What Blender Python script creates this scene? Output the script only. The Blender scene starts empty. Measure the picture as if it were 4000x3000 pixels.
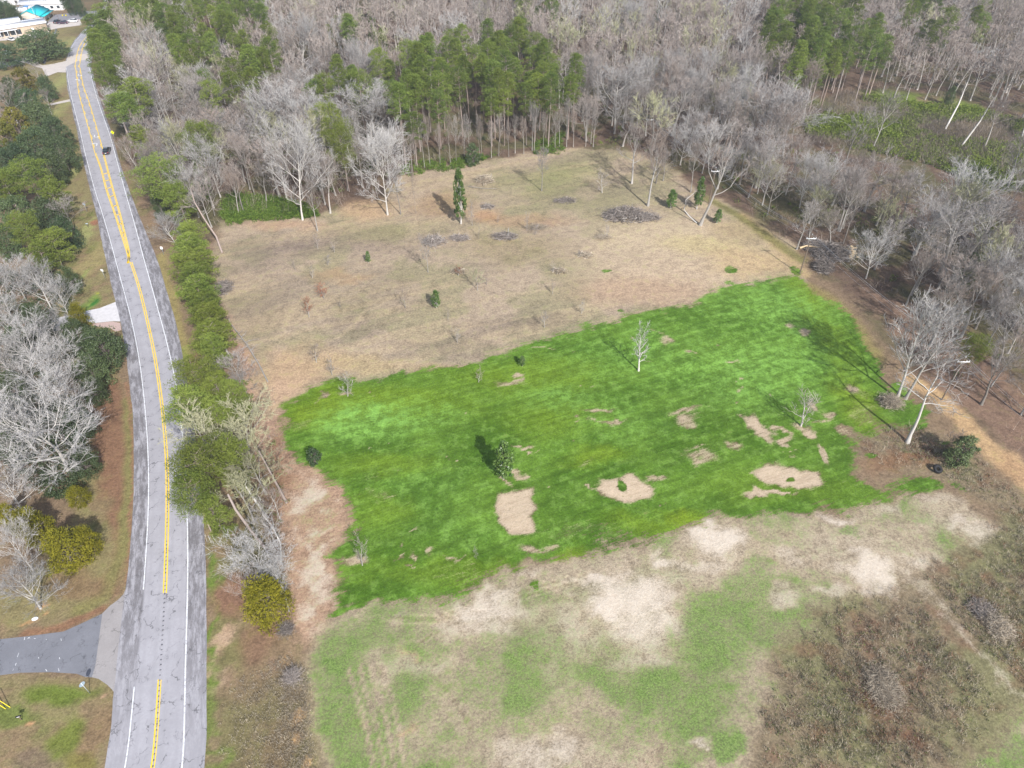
import bpy, math, random
import numpy as np
C = bpy.context.scene
RAD = math.radians
# ------------------------------------------------------------------ camera
CAM_H, PITCH, FOC = 97.0, 42.0, 2774.0          # metres, degrees below the horizon, focal length in px of a 4000 px wide frame
_s, _c = math.sin(RAD(PITCH)), math.cos(RAD(PITCH))
cam = bpy.data.cameras.new('camera'); camo = bpy.data.objects.new('camera', cam); C.collection.objects.link(camo)
camo.location = (0, 0, CAM_H); camo.rotation_euler = (RAD(90 - PITCH), 0, 0)
cam.sensor_width = 36; cam.lens = 36 * FOC / 4000; cam.clip_start = 1; cam.clip_end = 6000
C.camera = camo
# ------------------------------------------------------------------ light
SUN_EL, SHADOW_AZ = 39.0, 27.0
w = bpy.data.worlds.new('World'); C.world = w; w.use_nodes = True
nt = w.node_tree; bg = nt.nodes['Background']; sky = nt.nodes.new('ShaderNodeTexSky'); sky.sky_type = 'NISHITA'
sky.sun_disc = False; sky.sun_elevation = RAD(SUN_EL); sky.sun_rotation = RAD(180 - SHADOW_AZ)
sky.air_density = 1.0; sky.dust_density = 2.0
nt.links.new(sky.outputs[0], bg.inputs[0]); bg.inputs[1].default_value = 0.115
sl = bpy.data.lights.new('sun', 'SUN'); sl.energy = 4.1; sl.angle = RAD(0.8); sl.color = (1, 0.985, 0.965)
so = bpy.data.objects.new('sun', sl); C.collection.objects.link(so)
so.rotation_euler = (RAD(90 - SUN_EL), 0, RAD(SHADOW_AZ))
C.view_settings.view_transform = 'Standard'; C.view_settings.look = 'None'; C.view_settings.gamma = 1
C.view_settings.exposure = 0.66
KE = 1.5
C.cycles.max_bounces = 5; C.cycles.diffuse_bounces = 3; C.cycles.transparent_max_bounces = 8
# ------------------------------------------------------------------ helpers
def P(px, py, z=0.0):
    """ground point (or point at height z) seen at photo pixel px,py"""
    px = np.asarray(px, float); py = np.asarray(py, float)
    dx = (px - 2000) / FOC; dy = (py - 1500) / FOC
    Z = (CAM_H - z) / (_s + dy * _c)
    return np.stack([dx * Z, (_c - dy * _s) * Z], -1)
def proj(x, y, z=0.0):
    Z = y * _c + (CAM_H - z) * _s; up = y * _s - (CAM_H - z) * _c
    return 2000 + FOC * x / Z, 1500 - FOC * up / Z
def depth(py, z=0.0):
    return (CAM_H - z) / (_s + (py - 1500) / FOC * _c)
def lin(c): return c / 12.92 if c <= .04045 else ((c + .055) / 1.055) ** 2.4
def S(r, g, b): return tuple(lin(v / 255) / KE for v in (r, g, b))
rng = np.random.default_rng(7)
def vnoise(x, y, sc, seed=0):
    x = np.asarray(x) * sc + 1000 + seed * 17.3; y = np.asarray(y) * sc + 1000 + seed * 7.1
    xi = np.floor(x).astype(np.int64); yi = np.floor(y).astype(np.int64); fx = x - xi; fy = y - yi
    fx = fx * fx * (3 - 2 * fx); fy = fy * fy * (3 - 2 * fy)
    def h(a, b):
        n = (a * 374761393 + b * 668265263 + seed * 974711) & 0xffffffff
        n = ((n ^ (n >> 13)) * 1274126177) & 0xffffffff
        return ((n ^ (n >> 16)) & 0xffff) / 65535.0
    return (h(xi, yi) * (1 - fx) + h(xi + 1, yi) * fx) * (1 - fy) + (h(xi, yi + 1) * (1 - fx) + h(xi + 1, yi + 1) * fx) * fy
def fbm(x, y, sc, seed=0, o=4):
    a = 0; t = 0; am = 1
    for i in range(o):
        a = a + am * vnoise(x, y, sc * 2 ** i, seed + i); t += am; am *= .55
    return a / t
def sdist(x, y, poly):
    """signed distance to polygon, positive inside"""
    p = np.asarray(poly, float); d = np.full(x.shape, 1e9); ins = np.zeros(x.shape, bool); n = len(p)
    for i in range(n):
        a = p[i]; b = p[(i + 1) % n]; e = b - a; L = e @ e + 1e-9
        t = np.clip(((x - a[0]) * e[0] + (y - a[1]) * e[1]) / L, 0, 1)
        d = np.minimum(d, np.hypot(x - a[0] - t * e[0], y - a[1] - t * e[1]))
        if a[1] != b[1]:
            c = (a[1] > y) != (b[1] > y)
            ins ^= c & (x < (b[0] - a[0]) * (y - a[1]) / (b[1] - a[1]) + a[0])
    return np.where(ins, d, -d)
def ldist(x, y, line):
    p = np.asarray(line, float); d = np.full(x.shape, 1e9)
    for i in range(len(p) - 1):
        a = p[i]; e = p[i + 1] - a; L = e @ e + 1e-9
        t = np.clip(((x - a[0]) * e[0] + (y - a[1]) * e[1]) / L, 0, 1)
        d = np.minimum(d, np.hypot(x - a[0] - t * e[0], y - a[1] - t * e[1]))
    return d
def GP(pts, z=0.0):
    a = np.array(pts, float); return P(a[:, 0], a[:, 1], z)
def sm(x, a, b):
    t = np.clip((x - a) / (b - a), 0, 1); return t * t * (3 - 2 * t)
# ---- fast mesh creation
def mesh(name, V, faces, mat=None, tint=None, smooth=False):
    """faces: list of integer arrays (n,k)"""
    V = np.asarray(V, np.float32).reshape(-1, 3); faces = [np.asarray(f, np.int32) for f in faces if len(f)]
    me = bpy.data.meshes.new(name); me.vertices.add(len(V)); me.vertices.foreach_set('co', V.ravel())
    loops = np.concatenate([f.ravel() for f in faces]); tot = np.concatenate([np.full(len(f), f.shape[1], np.int32) for f in faces])
    me.loops.add(len(loops)); me.loops.foreach_set('vertex_index', loops)
    me.polygons.add(len(tot)); st = np.concatenate([[0], np.cumsum(tot)[:-1]]).astype(np.int32)
    me.polygons.foreach_set('loop_start', st)
    try: me.polygons.foreach_set('loop_total', tot)
    except Exception: pass
    if smooth: me.polygons.foreach_set('use_smooth', np.ones(len(tot), bool))
    if tint is not None:
        a = me.attributes.new('tint', 'FLOAT', 'FACE'); a.data.foreach_set('value', np.asarray(tint, np.float32))
    me.update(calc_edges=True)
    if mat: me.materials.append(mat)
    return me
class MB:
    """collects quads, tris, boxes and tubes; one build() makes ONE object"""
    def __init__(s): s.V = []; s.F3 = []; s.F4 = []; s.T3 = []; s.T4 = []; s.n = 0
    def add(s, V, F, tint=.5):
        V = np.asarray(V, float).reshape(-1, 3); F = np.asarray(F, int)
        if not len(F): return
        s.V.append(V); tt = np.broadcast_to(np.asarray(tint, float), (len(F),))
        (s.F3 if F.shape[1] == 3 else s.F4).append(F + s.n); (s.T3 if F.shape[1] == 3 else s.T4).append(tt); s.n += len(V)
    def box(s, c, d, rz=0, taper=1.0, tint=.5, tilt=None):
        x, y, z = d[0] / 2, d[1] / 2, d[2] / 2
        v = np.array([[-x, -y, -z], [x, -y, -z], [x, y, -z], [-x, y, -z], [-x * taper, -y * taper, z], [x * taper, -y * taper, z], [x * taper, y * taper, z], [-x * taper, y * taper, z]])
        if tilt is not None:
            ct, st = math.cos(tilt), math.sin(tilt); v = np.stack([v[:, 0], v[:, 1] * ct - v[:, 2] * st, v[:, 1] * st + v[:, 2] * ct], 1)
        cz, sz = math.cos(rz), math.sin(rz); v = np.stack([v[:, 0] * cz - v[:, 1] * sz, v[:, 0] * sz + v[:, 1] * cz, v[:, 2]], 1) + np.array(c)
        s.add(v, [[3, 2, 1, 0], [4, 5, 6, 7], [0, 1, 5, 4], [1, 2, 6, 5], [2, 3, 7, 6], [3, 0, 4, 7]], tint)
    def tube(s, pts, rad, k=6, tint=.5, cap=True):
        pts = np.asarray(pts, float); n = len(pts); rad = np.broadcast_to(np.asarray(rad, float), (n,))
        d = np.gradient(pts, axis=0); d /= np.linalg.norm(d, axis=1)[:, None] + 1e-9
        ref = np.array([0, 0, 1.]) if abs(d[:, 2]).mean() < .9 else np.array([1., 0, 0])
        u = np.cross(d, ref); u /= np.linalg.norm(u, axis=1)[:, None] + 1e-9; v = np.cross(d, u)
        a = np.arange(k) * 2 * math.pi / k
        R = pts[:, None] + rad[:, None, None] * (u[:, None] * np.cos(a)[None, :, None] + v[:, None] * np.sin(a)[None, :, None])
        i = np.arange(n - 1)[:, None] * k + np.arange(k)[None]; j = np.arange(n - 1)[:, None] * k + (np.arange(k)[None] + 1) % k
        F = np.stack([i, i + k, j + k, j], -1).reshape(-1, 4); s.add(R.reshape(-1, 3), F, tint)
        if cap and k >= 3:
            for e, o in ((0, 1), (n - 1, 0)):
                V = np.vstack([R[e], pts[e]]); s.add(V, [[q, (q + 1) % k, k] if o else [(q + 1) % k, q, k] for q in range(k)], tint)
    def prism(s, poly, z0, z1, tint=.5):
        p = np.asarray(poly, float); n = len(p); V = np.vstack([np.c_[p, np.full(n, z0)], np.c_[p, np.full(n, z1)], [[*p.mean(0), z1]], [[*p.mean(0), z0]]])
        s.add(V, [[i, (i + 1) % n, n + (i + 1) % n, n + i] for i in range(n)], tint)
        s.add(V, [[n + i, n + (i + 1) % n, 2 * n] for i in range(n)] + [[(i + 1) % n, i, 2 * n + 1] for i in range(n)], tint)
    def mesh(s, name, mat=None, smooth=False):
        fs = []; ts = []
        if s.F3: fs.append(np.concatenate(s.F3)); ts.append(np.concatenate(s.T3))
        if s.F4: fs.append(np.concatenate(s.F4)); ts.append(np.concatenate(s.T4))
        return mesh(name, np.concatenate(s.V), fs, mat, np.concatenate(ts), smooth)
    def build(s, name, mat, parent=None, smooth=False):
        return link(name, s.mesh(name, mat, smooth), parent)
def link(name, data, parent=None, loc=None):
    o = bpy.data.objects.new(name, data); C.collection.objects.link(o)
    if parent is not None: o.parent = parent
    if loc is not None: o.location = loc
    return o
def tag(o, label, cat, group=None, kind=None):
    o['label'] = label
    if cat: o['category'] = cat
    if group: o['group'] = group
    if kind: o['kind'] = kind
    return o
def thing(name, label, cat, loc=(0, 0, 0), rz=0, group=None, scale=None):
    o = link(name, None); o.location = loc; o.rotation_euler = (0, 0, rz)
    if scale is not None: o.scale = scale
    return tag(o, label, cat, group)
def struct(o): o['kind'] = 'structure'; return o
# ---- materials
def newmat(name):
    m = bpy.data.materials.new(name); m.use_nodes = True; t = m.node_tree; b = t.nodes['Principled BSDF']
    return m, t, b
class NT:
    def __init__(s, t): s.t = t
    def n(s, typ, **kw):
        x = s.t.nodes.new(typ)
        for k, v in kw.items():
            if k == 'inp':
                for a, c in v.items():
                    if hasattr(c, 'is_output') or isinstance(c, bpy.types.NodeSocket): s.t.links.new(c, x.inputs[a])
                    else: x.inputs[a].default_value = c
            else: setattr(x, k, v)
        return x
    def noise(s, vec, scale, detail=4, rough=.6, dist=0):
        return s.n('ShaderNodeTexNoise', inp={'Vector': vec, 'Scale': scale, 'Detail': detail, 'Roughness': rough, 'Distortion': dist}).outputs[0]
    def math(s, op, a, b=0., c=None, clamp=False):
        x = s.n('ShaderNodeMath', operation=op, use_clamp=clamp)
        for i, v in enumerate([a, b] + ([c] if c is not None else [])):
            if isinstance(v, bpy.types.NodeSocket): s.t.links.new(v, x.inputs[i])
            else: x.inputs[i].default_value = v
        return x.outputs[0]
    def mix(s, f, a, b, typ='MIX'):
        x = s.n('ShaderNodeMix', data_type='RGBA', blend_type=typ)
        for i, v in ((0, f), (6, a), (7, b)):
            if isinstance(v, bpy.types.NodeSocket): s.t.links.new(v, x.inputs[i])
            else: x.inputs[i].default_value = (v if i == 0 else (*v[:3], 1))
        return x.outputs[2]
    def step(s, v, a, b, o0=0., o1=1.):
        x = s.n('ShaderNodeMapRange', interpolation_type='SMOOTHSTEP', inp={0: v, 1: a, 2: b, 3: o0, 4: o1}); return x.outputs[0]
    def bump(s, h, strength, dist=.1):
        return s.n('ShaderNodeBump', inp={'Height': h, 'Strength': strength, 'Distance': dist}).outputs[0]
    def attr(s, name, out=2):
        return s.n('ShaderNodeAttribute', attribute_name=name).outputs[out]
def simple(name, col, rough=.8, nz=0.12, scale=2.0, metal=0, spec=.3, bump=0):
    m, t, b = newmat(name); q = NT(t)
    pos = q.n('ShaderNodeTexCoord').outputs['Object']; nn = q.noise(pos, scale, 4)
    c = q.mix(nn, tuple(v * (1 - nz) for v in col), tuple(min(1, v * (1 + nz)) for v in col))
    t.links.new(c, b.inputs['Base Color']); b.inputs['Roughness'].default_value = rough; b.inputs['Metallic'].default_value = metal
    b.inputs['Specular IOR Level'].default_value = spec
    if bump: t.links.new(q.bump(nn, bump, .05), b.inputs['Normal'])
    return m
def veg(name, c1, c2, c3=None, rough=.85, transl=0., hue=.0, spec=.1, objamt=.5):
    """vegetation: per-face tint picks between c1 and c2, per-object random leans to c3"""
    m, t, b = newmat(name); q = NT(t)
    ti = q.attr('tint'); rnd = q.n('ShaderNodeObjectInfo').outputs['Random']
    c = q.mix(ti, c1, c2)
    if c3 is not None:
        c = q.mix(q.math('MULTIPLY', rnd, objamt), c, c3)
    v = q.math('MULTIPLY_ADD', q.math('FRACT', q.math('MULTIPLY', rnd, 7.31)), .5, .75)
    c = q.mix(1.0, c, q.n('ShaderNodeCombineColor', inp={0: v, 1: v, 2: v}).outputs[0], 'MULTIPLY')
    t.links.new(c, b.inputs['Base Color']); b.inputs['Roughness'].default_value = rough; b.inputs['Specular IOR Level'].default_value = spec
    if transl > 0:
        tr = q.n('ShaderNodeBsdfTranslucent', inp={0: c}); mx = q.n('ShaderNodeMixShader', inp={0: transl, 1: b.outputs[0], 2: tr.outputs[0]})
        t.links.new(mx.outputs[0], t.nodes['Material Output'].inputs[0])
    return m
M = {}
M['twig'] = veg('twig_grey', (.18, .162, .15), (.39, .37, .355), (.27, .215, .18), objamt=.9)
M['twig_white'] = veg('twig_white', (.26, .25, .24), (.45, .435, .42), (.34, .31, .29), objamt=.4)
M['twig_olive'] = veg('twig_olive', (.22, .22, .12), (.38, .38, .24), (.32, .29, .2), objamt=.4)
M['bark'] = veg('bark_grey', (.17, .15, .13), (.26, .235, .21), (.42, .40, .37), objamt=.8)
M['bark_white'] = veg('bark_white', (.36, .335, .30), (.54, .515, .48))
M['bark_dark'] = veg('bark_dark', (.13, .11, .1), (.24, .2, .18))
M['bark_pine'] = veg('bark_pine', (.24, .18, .15), (.38, .3, .26), (.3, .26, .24), objamt=.8)
M['pine'] = veg('needles', (.075, .125, .03), (.21, .28, .065), (.20, .23, .04), transl=.3, objamt=.6)
M['pine_yellow'] = veg('needles_yellow', (.10, .15, .03), (.22, .275, .06), (.22, .23, .04), transl=.25, objamt=.4)
M['oak'] = veg('leaves_dark', (.04, .075, .03), (.10, .15, .065), (.12, .13, .04), transl=.2, objamt=.4, spec=.4, rough=.5)
M['olive'] = veg('leaves_olive', (.09, .11, .02), (.19, .19, .04), (.2, .15, .03), transl=.2)
M['cedar'] = veg('cedar_scales', (.12, .12, .012), (.28, .25, .025), (.2, .2, .03), transl=.2, objamt=.25)
M['magnolia'] = veg('leaves_glossy', (.05, .11, .02), (.17, .26, .06), None, transl=.2, spec=.6, rough=.35)
M['shrub'] = veg('leaves_privet', (.05, .10, .015), (.14, .21, .035), (.16, .16, .05), transl=.2, objamt=.6)
M['red'] = veg('leaves_russet', (.22, .09, .05), (.36, .17, .1), None, transl=.2)
M['dry'] = veg('dry_stems', (.19, .15, .11), (.52, .45, .35), None)
M['log'] = veg('dead_wood', (.13, .11, .10), (.42, .37, .33), None)
M['wood_cut'] = simple('cut_wood', (.62, .47, .28), .8, .25, 6)
M['rubber'] = simple('rubber', (.02, .02, .022), .75, .3, 8)
M['metal'] = simple('galvanised', (.5, .55, .6), .4, .08, 3, metal=.3, spec=.5)
M['white'] = simple('white_paint', (.8, .8, .8), .5, .04, 1)
M['pole'] = simple('pole_wood', (.17, .13, .10), .9, .3, 1.5)
M['black'] = simple('black_metal', (.015, .015, .017), .5, .2, 5)
M['yellow'] = simple('yellow_plastic', (.75, .6, .02), .5, .06, 4)
M['sign_yellow'] = simple('sign_yellow', (.75, .8, .01), .5, .05, 1)
M['glass'] = simple('window_glass', (.02, .03, .04), .08, .2, .5, spec=.8)
M['wire'] = simple('aluminium_wire', (.45, .47, .5), .4, .1, 1, metal=.4)
M['weed'] = veg('weed_stems', (.17, .135, .10), (.44, .385, .30)); M['dry_grey'] = veg('dry_brush', (.15, .12, .10), (.33, .28, .235)); M['young'] = veg('needles_young', (.13, .18, .03), (.26, .33, .06), transl=.2); M['shrub_dull'] = veg('leaves_dull', (.09, .11, .04), (.2, .22, .08)); M['bramble'] = veg('bramble', (.16, .08, .055), (.3, .17, .11))
# ================================================================== ROAD LINES (photo pixel polylines -> ground)
def sp(pts):
    g = GP(pts); o = np.argsort(g[:, 1]); return g[o]
LEFT_EDGE = [(410,3080),(414,3000),(430,2880),(445,2747),(447,2690),(455,2600),(466,2500),(480,2350),(493,2295),(508,2169),(518,2042),(524,1900),(524,1780),(522,1680),(518,1590),(504,1480),(493,1383),(475,1270),(441,1140),(425,1066),(402,967),(382,854),(357,765),(350,732),(325,633),(301,511),(280,420),(262,339),(257,271),(258,230),(271,185),(289,158),(312,131),(345,100),(378,68),(402,38),(408,0),(412,-60)]
LEFT_LINE = [(485,3080),(497,3000),(511,2824),(528,2657),(545,2480),(562,2304),(570,2170),(579,2042),(582,1910),(581,1816),(575,1681),(558,1500),(545,1405),(524,1292),(502,1202),(475,1103),(448,1003),(425,917),(398,827),(371,745),(353,678),(330,588),(312,506),(289,420),(273,353),(263,294),(261,235),(274,190),(292,162),(316,136),(348,104),(380,72),(404,40),(410,0),(413,-60)]
CENTRE = [(598,3080),(606,3000),(616,2800),(629,2610),(637,2460),(646,2318),(650,2155),(655,2040),(655,1862),(651,1771),(644,1681),(631,1560),(622,1500),(608,1405),(588,1306),(565,1207),(545,1125),(522,1053),(511,1026),(500,985),(481,918),(462,842),(437,768),(424,727),(405,650),(386,590),(367,515),(350,442),(331,390),(318,335),(309,290),(306,255),(308,215),(318,175),(334,146),(358,112),(386,78),(408,42),(414,0),(417,-60)]
RIGHT_LINE = [(715,3080),(719,3000),(723,2657),(731,2400),(735,2250),(733,2060),(728,1862),(721,1771),(712,1681),(696,1559),(688,1500),(669,1405),(637,1279),(606,1170),(583,1084),(560,1006),(541,930),(520,854),(489,750),(470,678),(452,610),(430,530),(405,460),(384,400),(368,345),(356,298),(350,255),(350,215),(354,182),(362,150),(376,118),(396,82),(413,44),(419,0),(422,-60)]
RIGHT_EDGE = [(806,3080),(807,3000),(808,2700),(806,2250),(798,2042),(786,1900),(768,1750),(750,1610),(733,1500),(719,1428),(705,1337),(678,1225),(655,1150),(624,1042),(592,958),(560,884),(529,806),(504,741),(475,655),(452,579),(430,500),(405,430),(384,370),(370,318),(361,270),(360,230),(363,196),(371,160),(384,124),(402,88),(416,50),(421,0),(425,-60)]
YS = np.concatenate([np.arange(18, 300, 1.0), np.arange(300, 420, 2.0)])
def smoothline(pts, k=4):
    g = sp(pts); x = np.interp(YS, g[:, 1], g[:, 0]); kk = np.exp(-.5 * (np.arange(-3 * k, 3 * k + 1) / k) ** 2); kk /= kk.sum()
    return np.convolve(np.pad(x, 3 * k, mode='reflect', reflect_type='odd'), kk, 'valid')
EDX = {n: smoothline(p) for n, p in (('le', LEFT_EDGE), ('ll', LEFT_LINE), ('cc', CENTRE), ('rl', RIGHT_LINE), ('re', RIGHT_EDGE))}
def hz(x, y):
    """soft relief of the field, flat near the road and the buildings"""
    a = (vnoise(x, y, .028, 3) - .5) * 1.0 + (vnoise(x, y, .09, 5) - .5) * .35 + (vnoise(x, y, .3, 6) - .5) * .1
    xr = np.interp(y, YS, EDX['re']); return a * sm(np.asarray(x) - xr, 6, 30)
# ================================================================== GROUND
def axis(lo, a, b, hi, d):
    fine = np.arange(a, b + d / 2, d); l = []; x = a; s = d
    while x > lo: s *= 1.22; x -= s; l.append(x)
    r = []; x = fine[-1]; s = d
    while x < hi: s *= 1.22; x += s; r.append(x)
    return np.concatenate([l[::-1], fine, r])
gx = axis(-4000, -140, 180, 4000, .5); gy = np.concatenate([axis(-2500, 12, 150, 151, .46)[:-1], axis(149, 152, 340, 5000, .75)])
gy = np.unique(np.round(gy, 3))
gy = gy[np.r_[True, np.diff(gy) > .2]]
X, Y = np.meshgrid(gx, gy); Xf, Yf = X.ravel(), Y.ravel()
Wx = Xf + (fbm(Xf, Yf, .12, 11) - .5) * 7 + (fbm(Xf, Yf, .5, 12) - .5) * 3
Wy = Yf + (fbm(Xf, Yf, .12, 21) - .5) * 7 + (fbm(Xf, Yf, .5, 22) - .5) * 3
near = (Xf > -260) & (Xf < 330) & (Yf > -20) & (Yf < 470)
col = np.empty((len(Xf), 3)); col[:] = S(150, 128, 104)
def paint(dst, amt, c): dst[:] = dst * (1 - amt[:, None]) + np.array(c)[None] * amt[:, None]
def msk(pts, feather=2., warp=1.):
    out = np.zeros(len(Xf)); g = GP(pts); lo = g.min(0) - feather - 8; hi = g.max(0) + feather + 8
    i = np.where((Xf > lo[0]) & (Xf < hi[0]) & (Yf > lo[1]) & (Yf < hi[1]))[0]
    out[i] = sm(sdist(Xf[i] + (Wx[i] - Xf[i]) * warp, Yf[i] + (Wy[i] - Yf[i]) * warp, g), -feather / 2, feather / 2); return out
def ell(cx, cy, rx, ry, feather=.35, warp=.5):
    """soft ellipse given in photo pixels"""
    c = P(cx, cy); ax = np.hypot(*(P(cx + rx, cy) - c)); ay = abs(P(cx, cy - ry)[1] - P(cx, cy + ry)[1]) / 2
    i = np.where((abs(Xf - c[0]) < ax * 1.6 + 5) & (abs(Yf - c[1]) < ay * 1.6 + 5))[0]; out = np.zeros(len(Xf))
    x = Xf[i] + (Wx[i] - Xf[i]) * warp - c[0]; y = Yf[i] + (Wy[i] - Yf[i]) * warp - c[1]
    out[i] = 1 - sm(np.hypot(x / ax, y / ay), 1 - feather, 1 + feather); return out
def band(pts, wpx, feather=.6, warp=.3):
    g = GP(pts); c = g[len(g) // 2]; wm = wpx * depth(pts[len(pts) // 2][1]) / FOC
    out = np.zeros(len(Xf)); lo = g.min(0) - wm - 8; hi = g.max(0) + wm + 8
    i = np.where((Xf > lo[0]) & (Xf < hi[0]) & (Yf > lo[1]) & (Yf < hi[1]))[0]
    d = ldist(Xf[i] + (Wx[i] - Xf[i]) * warp, Yf[i] + (Wy[i] - Yf[i]) * warp, g); out[i] = 1 - sm(d, wm * (1 - feather), wm * (1 + feather)); return out
n_big = fbm(Xf, Yf, .03, 31); n_mid = fbm(Xf, Yf, .1, 32); n_sm = fbm(Xf, Yf, .35, 33)
FIELD_DIR = P(2870, 1100) - P(1110, 1570); fa = math.atan2(FIELD_DIR[1], FIELD_DIR[0])
Ul = Xf * math.cos(fa) + Yf * math.sin(fa); Vl = -Xf * math.sin(fa) + Yf * math.cos(fa)
streak = fbm(Ul * .06, Vl, .45, 41)
LUSH = [(1110,1570),(1180,1535),(1320,1500),(1450,1480),(1660,1450),(1900,1390),(2000,1365),(2230,1290),(2500,1240),(2750,1170),(2870,1100),(2950,1110),(3050,1085),(3130,1080),(3150,1120),(3200,1160),(3280,1200),(3350,1300),(3400,1400),(3450,1470),(3530,1560),(3600,1580),(3610,1630),(3540,1650),(3430,1650),(3360,1690),(3330,1740),(3340,1830),(3420,1870),(3560,1860),(3660,1880),(3690,1930),(3580,1945),(3480,1900),(3400,1930),(3300,1960),(3200,1945),(3140,2010),(3000,2000),(2850,1990),(2700,2050),(2600,2080),(2450,2110),(2300,2150),(2200,2170),(2120,2200),(2000,2250),(1800,2300),(1650,2330),(1500,2360),(1370,2400),(1330,2390),(1345,2290),(1355,2220),(1330,2170),(1290,2150),(1340,2110),(1372,2050),(1365,1980),(1330,1900),(1250,1840),(1170,1780),(1130,1720),(1110,1640)]
FALLOW = [(830,960),(880,870),(1050,850),(1200,850),(1330,820),(1500,780),(1560,680),(1800,640),(2000,610),(2240,580),(2450,590),(2600,650),(2740,740),(2850,800),(2960,880),(3090,960),(3160,1060),(3170,1130),(2870,1120),(2500,1250),(2230,1300),(2000,1375),(1450,1490),(1110,1580),(1060,1600),(1000,1480),(940,1350),(880,1200),(830,1050)]
LOWER = [(1180,2620),(1260,2470),(1340,2400),(1500,2360),(1800,2300),(2120,2200),(2450,2110),(2700,2050),(2850,1990),(3140,2010),(3400,1930),(3580,1945),(3750,1960),(3950,2050),(4200,2200),(4300,3100),(1280,3150),(1230,2900)]
# --- lawns either side of the highway
LAWN_L = [(-500,3200),(418,3100),(440,2700),(400,2650),(0,2640),(-300,2650),(-300,2500),(0,2490),(400,2400),(500,2300),(530,2000),(525,1600),(440,1150),(400,950),(350,730),(260,330),(260,220),(320,130),(200,60),(-100,100),(-100,300),(100,300),(200,700),(250,1000),(200,1300),(330,1500),(280,2000),(60,2300),(-600,2300)]
paint(col, msk(LAWN_L, 3) * near, S(152, 140, 100))
a = msk(LAWN_L, 2) * sm(n_mid, .45, .65); paint(col, a * .75, S(132, 138, 78))
a = msk(LAWN_L, 2) * sm(n_sm + n_mid, .95, 1.2); paint(col, a * .6, S(160, 130, 108))
paint(col, msk([(300,1500),(500,1480),(518,1600),(520,1800),(510,2050),(480,2250),(420,2350),(380,2330),(440,2150),(380,1900)], 3), S(150, 116, 92))
paint(col, band([(505,1560),(516,1700),(500,1950),(480,2150),(400,2330),(300,2400)], 26), S(146, 138, 90))
paint(col, band([(506,1500),(522,1700),(522,1900),(512,2100),(495,2290)], 7, .8), S(160, 124, 98))
paint(col, band([(100,2478),(250,2450),(330,2415),(400,2380)], 14), S(156, 120, 94))
paint(col, ell(290, 2310, 120, 50) * .5, S(148, 112, 92)); paint(col, ell(250, 2700, 130, 30), S(120, 134, 62) )
paint(col, ell(290, 2860, 60, 80), S(126, 134, 66)); paint(col, ell(60, 2780, 120, 40) * .8, S(120, 136, 66)); paint(col, ell(380, 2850, 50, 120), S(152, 128, 98))
paint(col, ell(330, 2950, 60, 40) * .7, S(140, 134, 70)); paint(col, ell(160, 2950, 90, 60) * .7, S(142, 122, 104))
paint(col, ell(145, 2810, 12, 6), S(205, 160, 120)); paint(col, ell(30, 2990, 14, 6), S(200, 140, 100)); paint(col, ell(400, 2715, 10, 7), S(196, 160, 130))
for q in [(160,2385,30,10),(110,2440,34,6),(175,2415,10,4)]: paint(col, ell(*q), S(200, 160, 115))
for q in [(250,400,24,100),(235,330,28,60),(250,170,40,50),(250,700,28,80),(310,930,30,90),(215,320,20,30)]: paint(col, ell(*q) * .8, S(172, 172, 112))
paint(col, ell(345, 1190, 30, 36) * .7, S(128, 158, 70)); paint(col, ell(362, 1185, 10, 14), S(70, 130, 56)); paint(col, ell(335, 1070, 9, 22) * .7, S(128, 176, 70)); paint(col, ell(375, 1150, 6, 4), S(190, 195, 60))
paint(col, ell(370, 1010, 40, 200) * .6, S(176, 160, 112))
paint(col, ell(378, 868, 22, 10), S(170, 122, 96))
# --- verge right of the highway
VR = [(808,3100),(810,2600),(806,2250),(790,1950),(750,1620),(680,1230),(600,970),(500,730),(430,500),(470,480),(560,730),(640,900),(700,1100),(760,1300),(850,1500),(1000,1700),(1120,2000),(1150,2300),(1180,2620),(1240,3100)]
paint(col, msk(VR, 2), S(150, 128, 100))
paint(col, msk(VR, 2) * sm(n_mid, .45, .6) * .7, S(134, 132, 84))
paint(col, msk(VR, 2) * sm(n_sm, .52, .68) * .6, S(166, 138, 114))
paint(col, band([(625,1000),(660,1120),(690,1230),(725,1400)], 20), S(166, 150, 100))
paint(col, band([(820,2150),(830,2350),(825,2600),(835,2800),(825,3050)], 12, .9, 1), S(118, 138, 62))
paint(col, ell(690, 1420, 40, 60) * .5, S(140, 160, 70)); paint(col, ell(745, 1440, 20, 60), S(150, 120, 90))
paint(col, ell(910, 2320, 80, 90), S(152, 118, 96)); paint(col, ell(880, 2500, 20, 60), S(190, 160, 130)); paint(col, ell(1000, 2500, 70, 80) * .55, S(148, 112, 92))
paint(col, ell(870, 2580, 14, 100, .8, 1.5), S(196, 168, 140)); paint(col, ell(1090, 2900, 60, 130), S(146, 120, 94))
paint(col, msk([(840,2700),(1100,2600),(1180,2640),(1220,3050),(820,3050)], 6) * .6, S(136, 124, 92))
for q in [(1120,2600,12,14),(1160,2790,18,30),(1155,2880,14,40),(1110,2560,14,16),(1190,2990,14,30)]: paint(col, ell(*q), S(206, 170, 124))
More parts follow.
